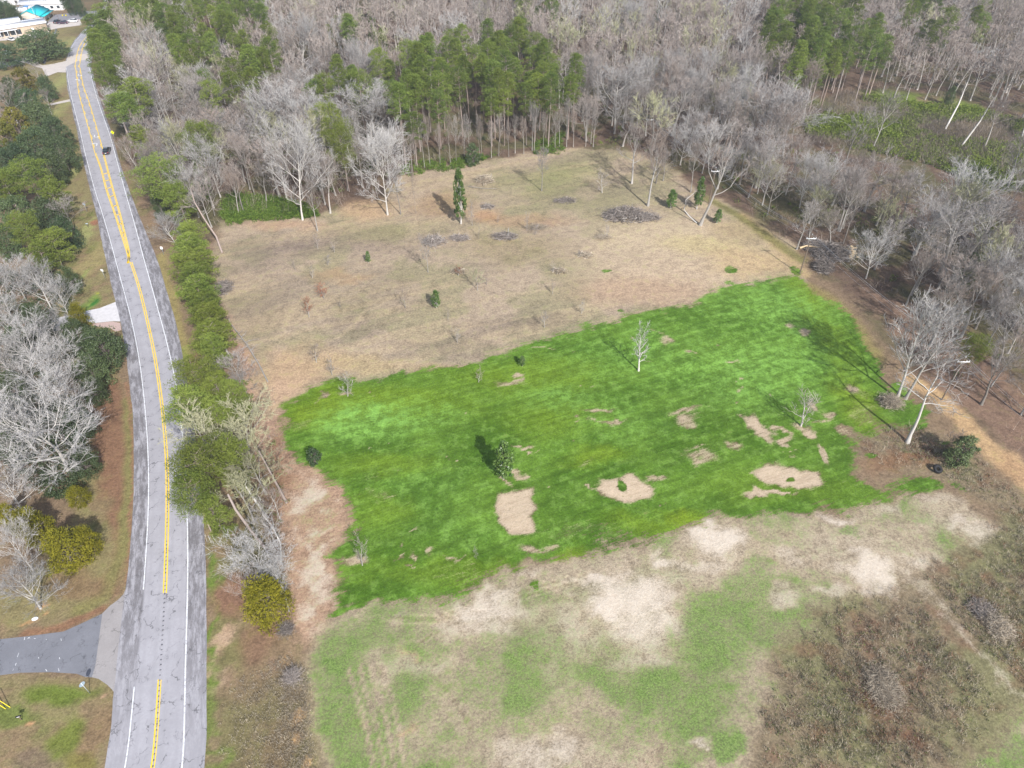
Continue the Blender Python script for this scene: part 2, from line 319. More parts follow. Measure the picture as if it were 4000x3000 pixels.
# --- pink tan strip between tree row and the fields
paint(col, msk([(800,960),(900,1150),(960,1300),(1030,1400),(1120,1560),(1105,1620),(1110,1720),(1160,1800),(1000,1800),(960,1650),(900,1450),(820,1200),(790,1050)], 4), S(192, 158, 134))
paint(col, msk([(1060,1780),(1180,1790),(1330,1900),(1372,2000),(1372,2050),(1330,2120),(1345,2290),(1330,2400),(1240,2500),(1160,2480),(1110,2300),(1100,2100),(1080,1950)], 3), S(188, 156, 130)); STRAW = msk([(1110,1830),(1200,1850),(1320,1930),(1360,2040),(1330,2140),(1340,2290),(1300,2400),(1230,2470),(1180,2400),(1150,2200),(1130,2000)], 6)
paint(col, msk([(1070,1700),(1110,1720),(1130,1850),(1110,2000),(1110,2250),(1060,2150),(1050,1900)], 4) * .8, S(146, 112, 88))
# --- forest floor
FOREST_FLOOR = [(455,560),(560,760),(640,900),(800,930),(870,880),(1045,852),(1200,850),(1330,820),(1500,780),(1560,680),(1800,640),(2000,610),(2240,580),(2450,590),(2600,650),(2740,740),(2850,800),(2960,880),(3100,970),(3200,1040),(3330,1180),(3450,1330),(3560,1430),(3660,1500),(3800,1640),(4000,1800),(4600,2100),(5200,1000),(4800,-300),(2000,-500),(-600,-300),(330,-100),(330,150),(350,330),(400,440)]
ff = msk(FOREST_FLOOR, 5)
paint(col, ff, S(122, 102, 88)); paint(col, ff * sm(n_mid, .45, .6) * .7, S(108, 108, 74)); paint(col, ff * sm(n_sm, .55, .7) * .5, S(146, 122, 102))
paint(col, msk([(3350,1130),(3700,1230),(3900,1400),(4200,1700),(4200,1900),(3980,1800),(3700,1540),(3560,1420)], 5), S(146, 120, 102))
paint(col, ell(2540, 720, 110, 60, .6) * .8, S(150, 112, 84)); paint(col, ell(480, 130, 25, 70), S(190, 132, 100)); paint(col, ell(455, 40, 28, 60), S(170, 165, 110))
# --- fallow upper field
fl = msk(FALLOW, 3)
paint(col, fl, S(188, 168, 144)); paint(col, fl * sm(n_mid, .42, .6) * .6, S(160, 153, 116)); paint(col, fl * sm(streak, .5, .68) * .6, S(200, 178, 146))
paint(col, fl * sm(fbm(Ul * .35, Vl, .16, 47), .52, .64) * .28, S(140, 128, 110))
for q, c, k in [((1250,960,330,45),(136,120,112),.8),((1080,980,130,28),(138,122,114),.75),((1050,1060,110,60),(140,124,114),.6),((1500,930,160,30),(132,118,96),.6),((1330,1200,200,60),(128,120,90),.5),((1420,1260,120,40),(122,106,98),.5),((1900,1290,300,20),(136,122,108),.6),((1700,1340,220,22),(134,120,106),.7),((2060,1270,160,24),(120,106,96),.7),((1500,1120,200,60),(134,124,96),.6),((1000,1230,90,90),(130,116,94),.5),((2200,780,200,70),(134,136,88),.55),((2050,720,160,50),(150,160,88),.5),((2200,680,140,30),(152,160,88),.6),((1600,900,200,34),(160,158,100),.5)]:
    paint(col, ell(*q, .8, 1.6) * k * .45, S(*c))
for q, c, k in [((2620,980,330,150),(210,188,158),.9),((2750,960,160,40),(205,186,140),.8),((2560,1080,260,90),(206,182,154),.8),((2950,1020,180,60),(208,180,140),.8),((2480,1140,260,60),(196,166,138),.7),((2900,900,120,40),(190,168,130),.7),((1150,1440,160,80),(206,174,140),.8),((1080,1530,80,60),(212,178,148),.8),((1400,1430,160,30),(196,172,130),.6),((1750,1440,200,22),(196,172,134),.6),((1330,1080,110,20),(196,164,128),.6),((1440,820,90,40),(204,172,136),.8),((1100,880,140,16),(196,164,136),.8),((1720,800,120,50),(176,144,110),.6),((2050,860,170,24),(192,152,122),.45),((1900,840,60,30),(200,150,108),.5),((2000,970,200,60),(160,144,108),.5)]:
    paint(col, ell(*q, .6, 1) * k, S(*c))
for pts in ([(1290,1330),(1450,1210),(1550,1160),(1700,1105)], [(1100,1330),(1120,1230),(1190,1150),(1330,1090),(1450,1050)], [(1600,1330),(2000,1250),(2400,1180)], [(1750,1200),(1950,1160),(2200,1120)]):
    paint(col, band(pts, 7, .9, .5) * .4, S(204, 182, 148))
for pts in ([(2900,840),(3000,920),(3080,1000),(3150,1070)],): paint(col, band(pts, 22, .8), S(196, 170, 130))
paint(col, band([(2760,770),(2900,850),(3010,930),(3130,1010)], 22, .8) * .8, S(132, 128, 76))
# --- lower field: pale soil, with green tufts and bright sand broken up in the shader
TUFT = np.zeros(len(Xf)); BRT = np.zeros(len(Xf))
def tuft(a_):
    global TUFT
    TUFT = np.maximum(TUFT, a_)
def bright(a_):
    global BRT
    BRT = np.maximum(BRT, a_)
WEEDC = msk([(3130,2440),(3300,2330),(3480,2290),(3600,2200),(3780,2180),(3900,2000),(4000,2000),(4300,2100),(4300,2800),(4000,2760),(3880,2830),(3800,3120),(3000,3120),(2960,2800),(3040,2600)], 5); lo = msk(LOWER, 4) * (1 - WEEDC * .8)
bright(STRAW * (.1 + .7 * sm(n_sm, .4, .65))); tuft(STRAW * .4); paint(col, lo, S(186, 168, 142)); paint(col, lo * sm(n_mid, .45, .62) * .5, S(160, 154, 116)); paint(col, lo * sm(n_sm + n_mid * .6, .85, 1.05) * .5, S(198, 176, 148))
tuft(msk(LUSH, 12, 1.) * .5); tuft(lo * (.40 + .28 * sm(n_mid, .4, .6) + .14 * sm(n_sm, .4, .6)))
for q, k in [((2720,2500,280,170),.85),((2560,2650,150,120),.85),((2150,2480,100,90),.7),((2230,2330,60,40),.5),((1350,2560,110,70),.9),((1390,2650,90,60),.8),((1450,2850,160,130),.7),((1900,2650,90,200),.66),((2850,2930,110,70),.95),((3080,2560,60,130),.85),((2150,2700,180,100),.62),((1750,2560,140,30),.6),((3300,2040,60,30),.9),((3730,2130,60,30),.95),((3680,2190,40,24),.95),((2950,2270,160,60),.75),((2300,2270,120,26),.7),((1650,2470,160,40),.6),((3900,3000,80,60),.85),((3500,2100,150,30),.66),((2050,2820,180,160),.62),((1650,2800,120,150),.62),((2450,2820,200,120),.58),((3420,1990,60,24),.8),((3560,1960,90,20),.9),((2900,2420,120,90),.8),((3100,2120,150,40),.62),((3250,2230,120,30),.66)]:
    tuft(ell(*q, .7, 1.3) * k * lo)
for q, k in [((2440,2330,140,110),1.),((2380,2360,60,60),1.2),((2330,2270,90,30),.9),((2820,2090,110,60),1.2),((1920,2350,170,50),.8),((1900,2430,170,50),.6),((2060,2230,100,20),.6),((2480,2450,150,70),.8),((2250,2420,60,120),.5),((3220,1985,90,28),1.1),((3420,1970,70,40),.6),((3390,2200,120,70),1.1),((3450,2260,90,40),.9),((3120,2180,90,50),.5),((3700,1960,90,40),.6),((3870,2090,90,70),.9),((3960,2130,50,60),.9),((3580,2150,80,40),.6),((2100,2950,130,70),.6),((2230,2920,60,60),.7),((1650,2600,160,50),.45),((3080,2330,80,40),.6),((3260,2300,80,26),.6),((3540,2385,30,14),1.),((2560,2170,60,30),.9),((2150,2560,60,200),.3),((2680,2180,200,30),.55),((2600,2270,120,60),.4),((2550,2220,420,90),.32),((3350,2120,300,90),.35),((3700,2050,200,70),.35),((2000,2380,300,60),.3),((2300,2950,400,80),.3),((2750,2920,40,20),.8),((2480,2560,160,50),.55)]:
    e_ = ell(*q, .75, 1.2) * k; bright(e_ * lo); TUFT = TUFT * (1 - np.clip(e_, 0, 1) * .8)
for q, c, k in [((1360,2760,26,22),(206,168,150),.8),((1600,2900,50,20),(196,160,130),.7),((1620,2560,20,18),(206,176,140),.9),((2600,2980,120,40),(182,160,134),.5),((1540,2430,30,16),(206,176,170),.6)]: paint(col, ell(*q, .7, 1.2) * k, S(*c))
for pts, wd in (([(3560,2260),(3640,2340),(3700,2440),(3760,2520),(3850,2600),(3960,2720)], 26), ([(3500,2200),(3590,2260)], 30)): bright(band(pts, wd * .8, .9, 1.) * .42)
for k in range(5):
    paint(col, band([(1480,2410 + k * 7),(1700,2395 + k * 8),(1900,2340 + k * 9),(2100,2280 + k * 10),(2300,2230 + k * 10)], 2.4, .9, .1) * .6, S(158, 136, 104) if k % 2 else S(226, 204, 172))
for x0 in (1370, 1410, 1455, 1500):
    e_ = band([(x0,2600),(x0 + 35,2750),(x0 + 70,2900),(x0 + 100,3050)], 7, .8, .2); TUFT = TUFT * (1 - e_ * .6)
for pts in ([(1600,2560),(1650,2500),(1750,2440),(1900,2390),(2060,2350)], [(1640,2580),(1740,2680),(1850,2850)], [(3000,2190),(3200,2150),(3350,2140)], [(3700,2010),(3725,2060),(3710,2110)]): paint(col, band(pts, 4, .9, .1) * .7, S(146, 130, 102))
# --- weedy corner
WEEDS = [(3130,2440),(3300,2330),(3480,2290),(3600,2200),(3780,2180),(3900,2000),(3800,1930),(3640,1850),(3480,1840),(3380,1760),(3330,1740),(3350,1690),(3560,1650),(3680,1700),(3760,1760),(3850,1800),(4000,1960),(4300,2100),(4300,2800),(4000,2760),(3880,2830),(3800,3120),(3000,3120),(2960,2800),(3040,2600)]
wd = msk(WEEDS, 4)
WD2 = [(3150,2450),(3290,2350),(3480,2310),(3620,2390),(3720,2520),(3840,2640),(3950,2750),(3860,2850),(3800,3120),(3000,3120),(2960,2800),(3040,2600)]
paint(col, wd, S(150, 134, 108)); paint(col, wd * sm(n_mid, .45, .6) * .6, S(132, 134, 92)); paint(col, wd * sm(n_sm, .5, .7) * .6, S(136, 104, 84))
for q, c in [((3450,2690,80,90),(120,84,64)),((3830,2390,50,50),(110,74,64)),((3950,2480,70,60),(118,84,64)),((3600,2890,60,60),(130,92,72)),((3600,1760,50,18),(110,70,56)),((3530,1790,140,36),(150,114,86)),((3180,1730,0.1,.1),(0,0,0))]: paint(col, ell(*q, .6, 1) * .8, S(*c))
# --- dirt track at the right
paint(col, band([(3570,1480),(3640,1520),(3700,1570),(3760,1640),(3830,1720),(3900,1790),(3960,1840),(4030,1900),(4200,2020)], 40, .5, .3), S(206, 172, 130))
paint(col, band([(3950,1790),(3990,1850),(4020,1900)], 40, .6, .3), S(206, 172, 132)); paint(col, ell(3950, 1830, 50, 60) * .6, S(196, 158, 120))
paint(col, ell(3480, 1560, 50, 50, .6), S(156, 122, 92)); paint(col, band([(3160,1120),(3240,1170),(3330,1270),(3420,1390)], 34, .8) * .8, S(160, 146, 92))
# --- clearing at the right
CLEARING = [(3180,400),(3450,350),(3800,400),(4100,480),(4150,740),(3850,720),(3650,640),(3450,580),(3300,480)]
cl = msk(CLEARING, 8); paint(col, cl, S(142, 128, 98)); paint(col, cl * sm(n_mid, .42, .58) * .85, S(120, 140, 60))
# --- lush and sand masks (sharp, broken edges are made in the shader)
g = msk(LUSH, 7, .9)
SAND = np.zeros(len(Xf))
def bare(a):
    global SAND
    SAND = np.maximum(SAND, a)
bare(msk([(1945,1960),(1950,1930),(2000,1910),(2062,1893),(2072,1940),(2098,1980),(2064,2006),(2092,2068),(2050,2080),(1990,2078),(1962,2030)], 2.4, .4))
bare(msk([(2345,1905),(2365,1860),(2430,1843),(2500,1840),(2550,1870),(2580,1905),(2545,1945),(2450,1962),(2390,1940)], 3, .6))
bare(msk([(2930,1840),(2960,1808),(3030,1795),(3100,1815),(3180,1835),(3175,1880),(3100,1895),(3060,1882),(2960,1870)], 3, .6))
bare(ell(2990, 1905, 100, 14, .6, 1) * .75); bare(ell(2975, 1668, 38, 36, .6, 1) * .72); bare(ell(3040, 1690, 26, 14, .7, 1.2) * .65); bare(ell(3125, 1668, 42, 22, .7, 1.2) * .68); bare(ell(3195, 1760, 18, 44) * .6)
for q in [(2345,1617,60,12),(2370,1655,70,10),(2260,1640,25,6),(2700,1600,70,14),(2700,1635,60,28),(2720,1780,70,26),(2720,1748,50,6),(2870,1740,40,20),(2600,1340,34,22),(2675,1375,22,8),(2565,1320,26,7),(2490,1320,20,5),(2785,1348,14,7),(2850,1412,60,6),(2550,1418,14,8),(2890,1480,12,8),(2215,1383,18,5),(2105,1375,60,5),(2050,1485,26,14),(2045,1465,34,8),(2270,1503,12,6),(2333,1508,12,7),(1265,1555,22,10),(1355,1548,40,12),(1430,1540,16,6),(1716,1536,7,4),(1775,1638,8,6),(1432,1755,10,9),(1517,1730,12,4),(1780,1793,14,8),(1565,1852,6,4),(1740,1787,20,5),(1595,2080,12,8),(1700,2163,28,22),(1610,2165,30,18),(1553,2170,14,14),(1535,2130,10,10),(1300,2210,44,34),(1415,2195,50,26),(1250,1930,60,14),(1320,1990,60,40),(1290,2100,70,50),(1240,2060,60,80),(1190,1900,30,60),(1180,2180,60,100),(1260,2350,60,70),(2040,1720,50,8),(2050,1740,30,6),(2215,1720,8,6),(2090,1880,18,4),(1970,1885,40,14),(2010,1840,30,14),(2580,2290,.1,.1),(2870,1525,14,10),(2878,1575,12,12),(2010,1500,80,12),(3180,1590,40,26),(3250,1620,36,20),(3320,1680,40,30),(3330,1515,44,26),(3140,1310,34,16),(3090,1285,40,12),(3060,1740,40,5),(3075,1760,40,5),(2590,1850,30,14),(2330,1895,20,8),(2600,1960,24,5),(2100,2130,80,16),(2160,2120,60,14),(1600,2210,40,10),(1800,2190,50,14),(1850,2180,30,8),(3210,1640,60,8),(1500,1930,0.1,.1),(2480,1462,12,6),(2850,1490,10,6),(3020,1530,16,6),(1320,1640,10,6)]:
    bare(ell(q[0], q[1], q[2] * .85, q[3] * .85, .9, .9) * .62)
for q, k in [((1480,1940,60,22),.4),((1460,1880,60,40),.25),((1560,2000,80,40),.2),((2280,2080,200,30),.35),((1900,2240,260,30),.3),((3450,1840,200,50),.3),((2130,2200,70,40),.55),((3380,1600,60,60),.4),((1180,1650,60,30),.35),((1200,1960,60,60),.5),((2300,1790,40,16),.3)]: bare(ell(*q, .8, 1) * k)
green_in = np.maximum.reduce([ell(2440, 1885, 22, 34, .3, .6), ell(3060, 1851, 26, 12, .3, .5)])
g2 = .62 * np.maximum.reduce([ell(2850, 1050, 30, 14), ell(2840, 1105, 26, 12), ell(2895, 1115, 28, 10), ell(2360, 1055, 20, 8), ell(2415, 1223, 16, 8), ell(3120, 1060, 24, 26), ell(3400, 1770, 26, 12), ell(3560,1620,60,50), ell(2100, 2275, 30, 20), ell(3660, 1900, 60, 26), ell(3760,1900,30,22)*.8, ell(3680,1720,30,12)*.8, ell(2970,2210,1,1), ell(3530,1520,40,40)])
gr = np.clip(np.maximum(g * (1 - SAND * .98), np.maximum(green_in, g2)), 0, 1)
sandm = np.clip(SAND, 0, 1) * (1 - green_in) * np.maximum(g, .0)
ygreen = np.clip(sum(ell(*q, .8, 1) * k for q, k in [((1250,1620,130,50),.8),((1400,1560,260,50),.7),((2050,1470,300,60),.6),((1700,1600,200,60),.35),((2150,1620,160,60),.5),((2320,1770,120,30),.7),((3240,1320,60,100),.7),((3160,1130,70,60),.9),((2570,2040,160,40),.6),((2720,2030,60,30),.9),((1500,1820,180,40),.5),((1480,2000,100,60),.4),((2260,2170,60,30),.9),((3050,1880,300,60),.3),((3350,1560,70,100),.8),((1900,2230,500,40),.4)]), 0, 1)
pale = np.clip(sum(ell(*q, .8, 1) * k for q, k in [((1500,1630,220,60),.9),((1400,1670,140,60),.6),((2200,1560,140,40),.6),((2650,1400,500,120),.45),((2950,1180,260,80),.5),((3100,1250,160,140),.4),((2450,1650,200,60),.35),((1450,1900,0.1,.1),.0),((1700,1900,160,80),.3),((2900,1560,160,80),.4),((1800,2050,200,60),.3),((3000,1450,200,80),.5)]), 0, 1)
Zg = hz(Xf, Yf); Zg[~near] = 0
n1, n2 = len(gy), len(gx); ii = (np.arange(n1 - 1)[:, None] * n2 + np.arange(n2 - 1)[None]).ravel()
me = mesh('ground', np.c_[Xf, Yf, Zg], [np.c_[ii, ii + 1, ii + n2 + 1, ii + n2]], None, None, True)
at = me.attributes.new('col', 'FLOAT_COLOR', 'POINT'); at.data.foreach_set('color', np.c_[col, np.ones(len(Xf))].astype(np.float32).ravel())
at = me.attributes.new('mask', 'FLOAT_COLOR', 'POINT'); at.data.foreach_set('color', np.c_[gr, sandm, ygreen, pale].astype(np.float32).ravel())
at = me.attributes.new('cover', 'FLOAT_COLOR', 'POINT'); at.data.foreach_set('color', np.c_[TUFT, BRT, BRT * 0, BRT * 0].astype(np.float32).ravel())
m, t, b = newmat('ground_cover'); q = NT(t)
cov = q.n('ShaderNodeSeparateColor', inp={0: q.attr('cover', 0)}).outputs
pos = q.n('ShaderNodeNewGeometry').outputs['Position']
rot0 = q.n('ShaderNodeMapping', inp={0: pos, 2: (0, 0, -fa)}).outputs[0]; rot = q.n('ShaderNodeMapping', inp={0: rot0, 3: (.14, 1, 1)}).outputs[0]
mk = q.n('ShaderNodeAttribute', attribute_name='mask'); sep = q.n('ShaderNodeSeparateColor', inp={0: mk.outputs[0]}).outputs
nf = q.noise(pos, 2.2, 6, .72); nm = q.noise(pos, .5, 6, .65); nb = q.noise(pos, .09, 5, .6); ns = q.noise(rot, 1.6, 5, .65); nv = q.noise(pos, 7, 3, .7)
nh = q.noise(pos, 3.6, 5, .8); mow = q.noise(q.n('ShaderNodeMapping', inp={0: rot0, 3: (.04, 1, 1)}).outputs[0], .8, 3, .6)
acol = q.attr('col', 0)
# dry ground: colour varied by fine tufts, pale stalks and dark specks
f = q.math('ADD', q.math('MULTIPLY', nf, .55), q.math('MULTIPLY', nm, .45))
f = q.math('ADD', f, q.math('MULTIPLY', q.math('SUBTRACT', ns, .5), .15))
f = q.math('ADD', f, q.math('MULTIPLY', q.math('SUBTRACT', nh, .5), .5)); v = q.step(f, .28, .74, .55, 1.5)
base = q.mix(1., acol, q.n('ShaderNodeCombineColor', inp={0: v, 1: v, 2: v}).outputs[0], 'MULTIPLY')
base = q.mix(q.step(nm, .52, .66, 0, .45), base, q.mix(1., acol, (.72, .86, .55), 'MULTIPLY'))
base = q.mix(q.step(nv, .66, .76, 0, .55), base, q.mix(1., acol, (1.5, 1.42, 1.35), 'MULTIPLY'))
base = q.mix(q.step(nv, .36, .27, 0, .6), base, q.mix(1., acol, (.5, .52, .42), 'MULTIPLY'))
# broken cover of grass tufts and of bright sand
br2 = q.math('MULTIPLY', q.math('SUBTRACT', q.math('ADD', q.math('MULTIPLY', nh, .6), q.math('MULTIPLY', nm, .4)), .5), 2.6)
tf = q.step(q.math('ADD', cov[0], q.math('MULTIPLY', br2, .8)), .3, .95, 0, .82); bf = q.step(q.math('ADD', cov[1], q.math('MULTIPLY', br2, .9)), .1, 1.15, 0, .95)
base = q.mix(bf, base, q.mix(nf, S(210, 188, 164), S(255, 244, 226)))
base = q.mix(tf, base, q.mix(q.step(nh, .38, .62), S(70, 112, 34), S(136, 170, 82)))
# lush crop
fg = q.math('ADD', q.math('MULTIPLY', nf, .5), q.math('MULTIPLY', q.math('ADD', nm, ns), .25))
gA = q.mix(q.step(nb, .35, .65), S(84, 119, 38), S(108, 143, 52)); gA = q.mix(q.step(nm, .5, .62, 0, .6), gA, S(122, 156, 70)); gA = q.mix(sep[2], gA, S(128, 154, 44)); gA = q.mix(q.math('MULTIPLY', mk.outputs[3], q.step(nm, .4, .6, .35, 1)), gA, S(138, 184, 84))
fg = q.math('ADD', fg, q.math('MULTIPLY', q.math('SUBTRACT', nh, .5), .45)); vg = q.step(fg, .3, .72, .6, 1.42); mv = q.step(mow, .35, .65, .86, 1.12); vg = q.math('MULTIPLY', vg, mv)
gA = q.mix(1., gA, q.n('ShaderNodeCombineColor', inp={0: vg, 1: vg, 2: vg}).outputs[0], 'MULTIPLY')
gA = q.mix(q.step(nv, .6, .75, 0, .3), gA, S(150, 184, 96)); gA = q.mix(q.step(q.math('ADD', nm, q.math('MULTIPLY', ns, .6)), .98, 1.15, 0, .5), gA, S(150, 140, 90))
# sand
sA = q.mix(nf, S(190, 166, 136), S(246, 224, 196)); sA = q.mix(q.step(nh, .56, .66, 0, .75), sA, S(118, 130, 62)); sA = q.mix(q.step(nv, .4, .3, 0, .5), sA, S(130, 108, 84)); sA = q.mix(q.step(ns, .48, .66, 0, .32), sA, S(158, 134, 108))
brk = q.math('MULTIPLY', q.math('SUBTRACT', q.math('ADD', q.math('MULTIPLY', nh, .5), q.math('MULTIPLY', ns, .5)), .5), 2.4)
fg1 = q.step(q.math('ADD', sep[0], brk), .32, .62); fs1 = q.step(q.math('ADD', sep[1], brk), .3, .8)
out = q.mix(fg1, base, gA); out = q.mix(fs1, out, sA)
t.links.new(out, b.inputs['Base Color']); b.inputs['Roughness'].default_value = .95; b.inputs['Specular IOR Level'].default_value = .05
t.links.new(q.bump(q.math('ADD', q.math('MULTIPLY', nf, .6), q.math('MULTIPLY', nm, .7)), .6, .3), b.inputs['Normal'])
me.materials.append(m)
struct(link('ground', me))
def gz(x, y): return float(hz(np.array([x]), np.array([y]))[0])
# ================================================================== HIGHWAY
def asphalt(name, c_lane, c_dark, crack=1., hw=False):
    m, t, b = newmat(name); q = NT(t)
    pos = q.n('ShaderNodeNewGeometry').outputs['Position']
    n1 = q.noise(pos, .25, 5, .6); n2 = q.noise(pos, 3., 5, .7); n3 = q.noise(pos, 14, 3, .7)
    c = q.mix(q.step(n1, .35, .65), c_lane, tuple(v * .86 for v in c_lane)); 
    if hw:
        lat = q.attr('lat'); warp = q.math('MULTIPLY', q.math('SUBTRACT', n1, .5), .25); la = q.math('ADD', lat, warp)
        fr = q.math('FRACT', la); wt = q.math('MULTIPLY', q.step(q.math('ABSOLUTE', q.math('SUBTRACT', q.math('PINGPONG', q.math('SUBTRACT', fr, 0.0), .5), .26)), .0, .14, 1, 0), .35)
        c = q.mix(wt, c, tuple(v * .78 for v in c_lane))
        mid = q.step(q.math('ABSOLUTE', q.math('SUBTRACT', q.math('PINGPONG', fr, .5), .0)), .0, .1, 1, 0)
        c = q.mix(q.math('MULTIPLY', mid, .25), c, tuple(v * .75 for v in c_lane))
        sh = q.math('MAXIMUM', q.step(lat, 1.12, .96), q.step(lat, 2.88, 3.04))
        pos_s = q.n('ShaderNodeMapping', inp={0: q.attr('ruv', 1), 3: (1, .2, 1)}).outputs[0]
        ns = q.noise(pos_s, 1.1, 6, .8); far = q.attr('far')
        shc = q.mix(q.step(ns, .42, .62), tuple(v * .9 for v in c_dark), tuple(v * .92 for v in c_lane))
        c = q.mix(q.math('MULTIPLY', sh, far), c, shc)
    c = q.mix(q.step(n2, .3, .7, .0, .35), c, tuple(v * .7 for v in c_lane))
    dist = q.n('ShaderNodeMix', data_type='VECTOR', inp={0: .35, 4: pos, 5: q.n('ShaderNodeTexNoise', inp={'Vector': pos, 'Scale': .8, 'Detail': 4.}).outputs[1]}).outputs[1]
    for sc, wdt, am in ((.34, .024, .85), (.9, .04, .55)):
        vr = q.n('ShaderNodeTexVoronoi', feature='DISTANCE_TO_EDGE', inp={'Vector': q.n('ShaderNodeVectorMath', operation='ADD', inp={0: q.n('ShaderNodeMapping', inp={0: pos, 3: (1, .75, 1)}).outputs[0], 1: q.n('ShaderNodeVectorMath', operation='SCALE', inp={0: q.n('ShaderNodeTexNoise', inp={'Vector': pos, 'Scale': 1.2, 'Detail': 5.}).outputs[1], 3: 1.6}).outputs[0]}).outputs[0], 'Scale': sc}).outputs[0]
        gate = q.step(q.noise(pos, .5, 3), .45, .6) if sc < .5 else q.step(q.noise(pos, .3, 3), .54, .66)
        k = q.math('MULTIPLY', q.step(vr, wdt * .35, wdt, am, 0), q.math('MULTIPLY', gate, crack)); c = q.mix(k, c, tuple(v * .3 for v in c_lane))
    c = q.mix(q.step(n3, .62, .75, 0, .3), c, tuple(min(1, v * 1.4) for v in c_lane))
    t.links.new(c, b.inputs['Base Color']); b.inputs['Roughness'].default_value = .85; b.inputs['Specular IOR Level'].default_value = .25
    t.links.new(q.bump(n2, .15, .02), b.inputs['Normal']); return m
LANE = S(200, 197, 202)
M['asphalt'] = asphalt('asphalt_highway', LANE, S(132, 128, 130), 1., True)
M['asphalt_side'] = asphalt('asphalt_side_street', S(150, 151, 158), S(120, 120, 126), .7)
M['concrete_apron'] = asphalt('asphalt_apron', S(186, 180, 178), S(110, 105, 100), .8)
M['lot'] = asphalt('asphalt_lot', S(168, 166, 172), S(120, 115, 110), .6)
cols = [EDX['le'], None, EDX['ll'], None, EDX['cc'], None, EDX['rl'], None, EDX['re']]
for i in (1, 3, 5, 7): cols[i] = (cols[i - 1] + cols[i + 1]) / 2
cols[0] = cols[0] + (fbm(YS * 0 + 3, YS, .25, 61) - .5) * .3; cols[8] = cols[8] + (fbm(YS * 0 + 9, YS, .25, 62) - .5) * .25
Rx = np.stack(cols, 1); nr, nc = Rx.shape
zc = np.array([.03, .045, .06, .075, .085, .075, .06, .045, .03]) + .01
V = np.stack([Rx, np.repeat(YS[:, None], nc, 1), np.repeat(zc[None], nr, 0)], -1).reshape(-1, 3)
ii = (np.arange(nr - 1)[:, None] * nc + np.arange(nc - 1)[None]).ravel()
me = mesh('highway', V, [np.c_[ii, ii + 1, ii + nc + 1, ii + nc]], M['asphalt'])
mcx = cols[4]; lonv = np.r_[0, np.cumsum(np.hypot(np.diff(mcx), np.diff(YS)))]; dx_ = np.gradient(mcx, YS); off_ = (Rx - mcx[:, None]) * (1 / np.sqrt(1 + dx_ ** 2))[:, None]; lo2 = lonv[:, None] + (Rx - mcx[:, None]) * (dx_ / np.sqrt(1 + dx_ ** 2))[:, None]
a = me.attributes.new('ruv', 'FLOAT_VECTOR', 'POINT'); a.data.foreach_set('vector', np.stack([off_, lo2, off_ * 0], -1).astype(np.float32).ravel())
lat = np.tile(np.arange(nc) * .5, nr); a = me.attributes.new('lat', 'FLOAT', 'POINT'); a.data.foreach_set('value', lat.astype(np.float32))
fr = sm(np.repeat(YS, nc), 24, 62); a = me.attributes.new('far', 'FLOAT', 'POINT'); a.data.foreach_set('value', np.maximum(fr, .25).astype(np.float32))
struct(link('highway', me))
def rx(name, y, off=0): return np.interp(y, YS, EDX[name]) + off
def paintmat(name, c, wear):
    m, t, b = newmat(name); q = NT(t); pos = q.n('ShaderNodeNewGeometry').outputs['Position']
    n = q.noise(pos, 4, 5, .75); cc = q.mix(q.step(n, .5 - wear, .5 - wear + .12, 1, 0), c, LANE); cc = q.mix(q.step(q.noise(pos, .8, 4), .5, .7, 0, .35), cc, tuple(v * .7 for v in c))
    t.links.new(cc, b.inputs['Base Color']); b.inputs['Roughness'].default_value = .7; return m
M['line_white'] = paintmat('road_paint_white', (.72, .73, .74), .12); M['line_yellow'] = paintmat('road_paint_yellow', (.85, .56, .015), .18)
M['rumble'] = simple('rumble_strip', tuple(v * .55 for v in LANE), .9, .3, 3)
def strip(mb, xs, ys, wdt, z):
    xs = np.asarray(xs); ys = np.asarray(ys); d = np.stack([np.gradient(xs), np.gradient(ys)], 1); d /= np.linalg.norm(d, axis=1)[:, None]; n = np.c_[d[:, 1], -d[:, 0]] * wdt / 2
    V = np.vstack([np.c_[xs - n[:, 0], ys - n[:, 1], np.full(len(xs), z)], np.c_[xs + n[:, 0], ys + n[:, 1], np.full(len(xs), z)]]); k = len(xs); i = np.arange(k - 1)
    mb.add(V, np.c_[i, i + k, i + k + 1, i + 1])
def yof(py, px=600): return float(P(px, py)[1])
WL = MB()
def yr(a, b, st=1.0): return np.arange(a, b, st)
for nm_, a, b_ in (('ll', 18, yof(2657)), ('ll', yof(2304), 410), ('rl', 18, 410)):
    y = yr(a, b_); strip(WL, rx(nm_, y), y, .16 if nm_ == 'll' else .19, .082)
YL = MB()
ysplit = yof(1030)
y = yr(18, yof(2639)); strip(YL, rx('cc', y, -.22), y, .19, .1); strip(YL, rx('cc', y, .16), y, .12, .1)
y = yr(yof(2318), ysplit + 1.2); strip(YL, rx('cc', y, -.22), y, .19, .1); strip(YL, rx('cc', y, .22), y, .19, .1)
LB = smoothline([(511,1026),(495,985),(475,922),(452,849),(425,773),(411,732),(393,655),(371,601),(355,533),(337,470),(319,407),(307,362),(300,303),(296,262),(298,222),(308,182),(326,152)], 3)
RB = smoothline([(511,1026),(508,985),(490,917),(472,840),(450,763),(438,723),(417,642),(402,583),(380,506),(358,430),(343,384),(330,350),(321,316),(314,267),(315,225),(324,184),(340,152)], 3)
yb = yr(ysplit, 340)
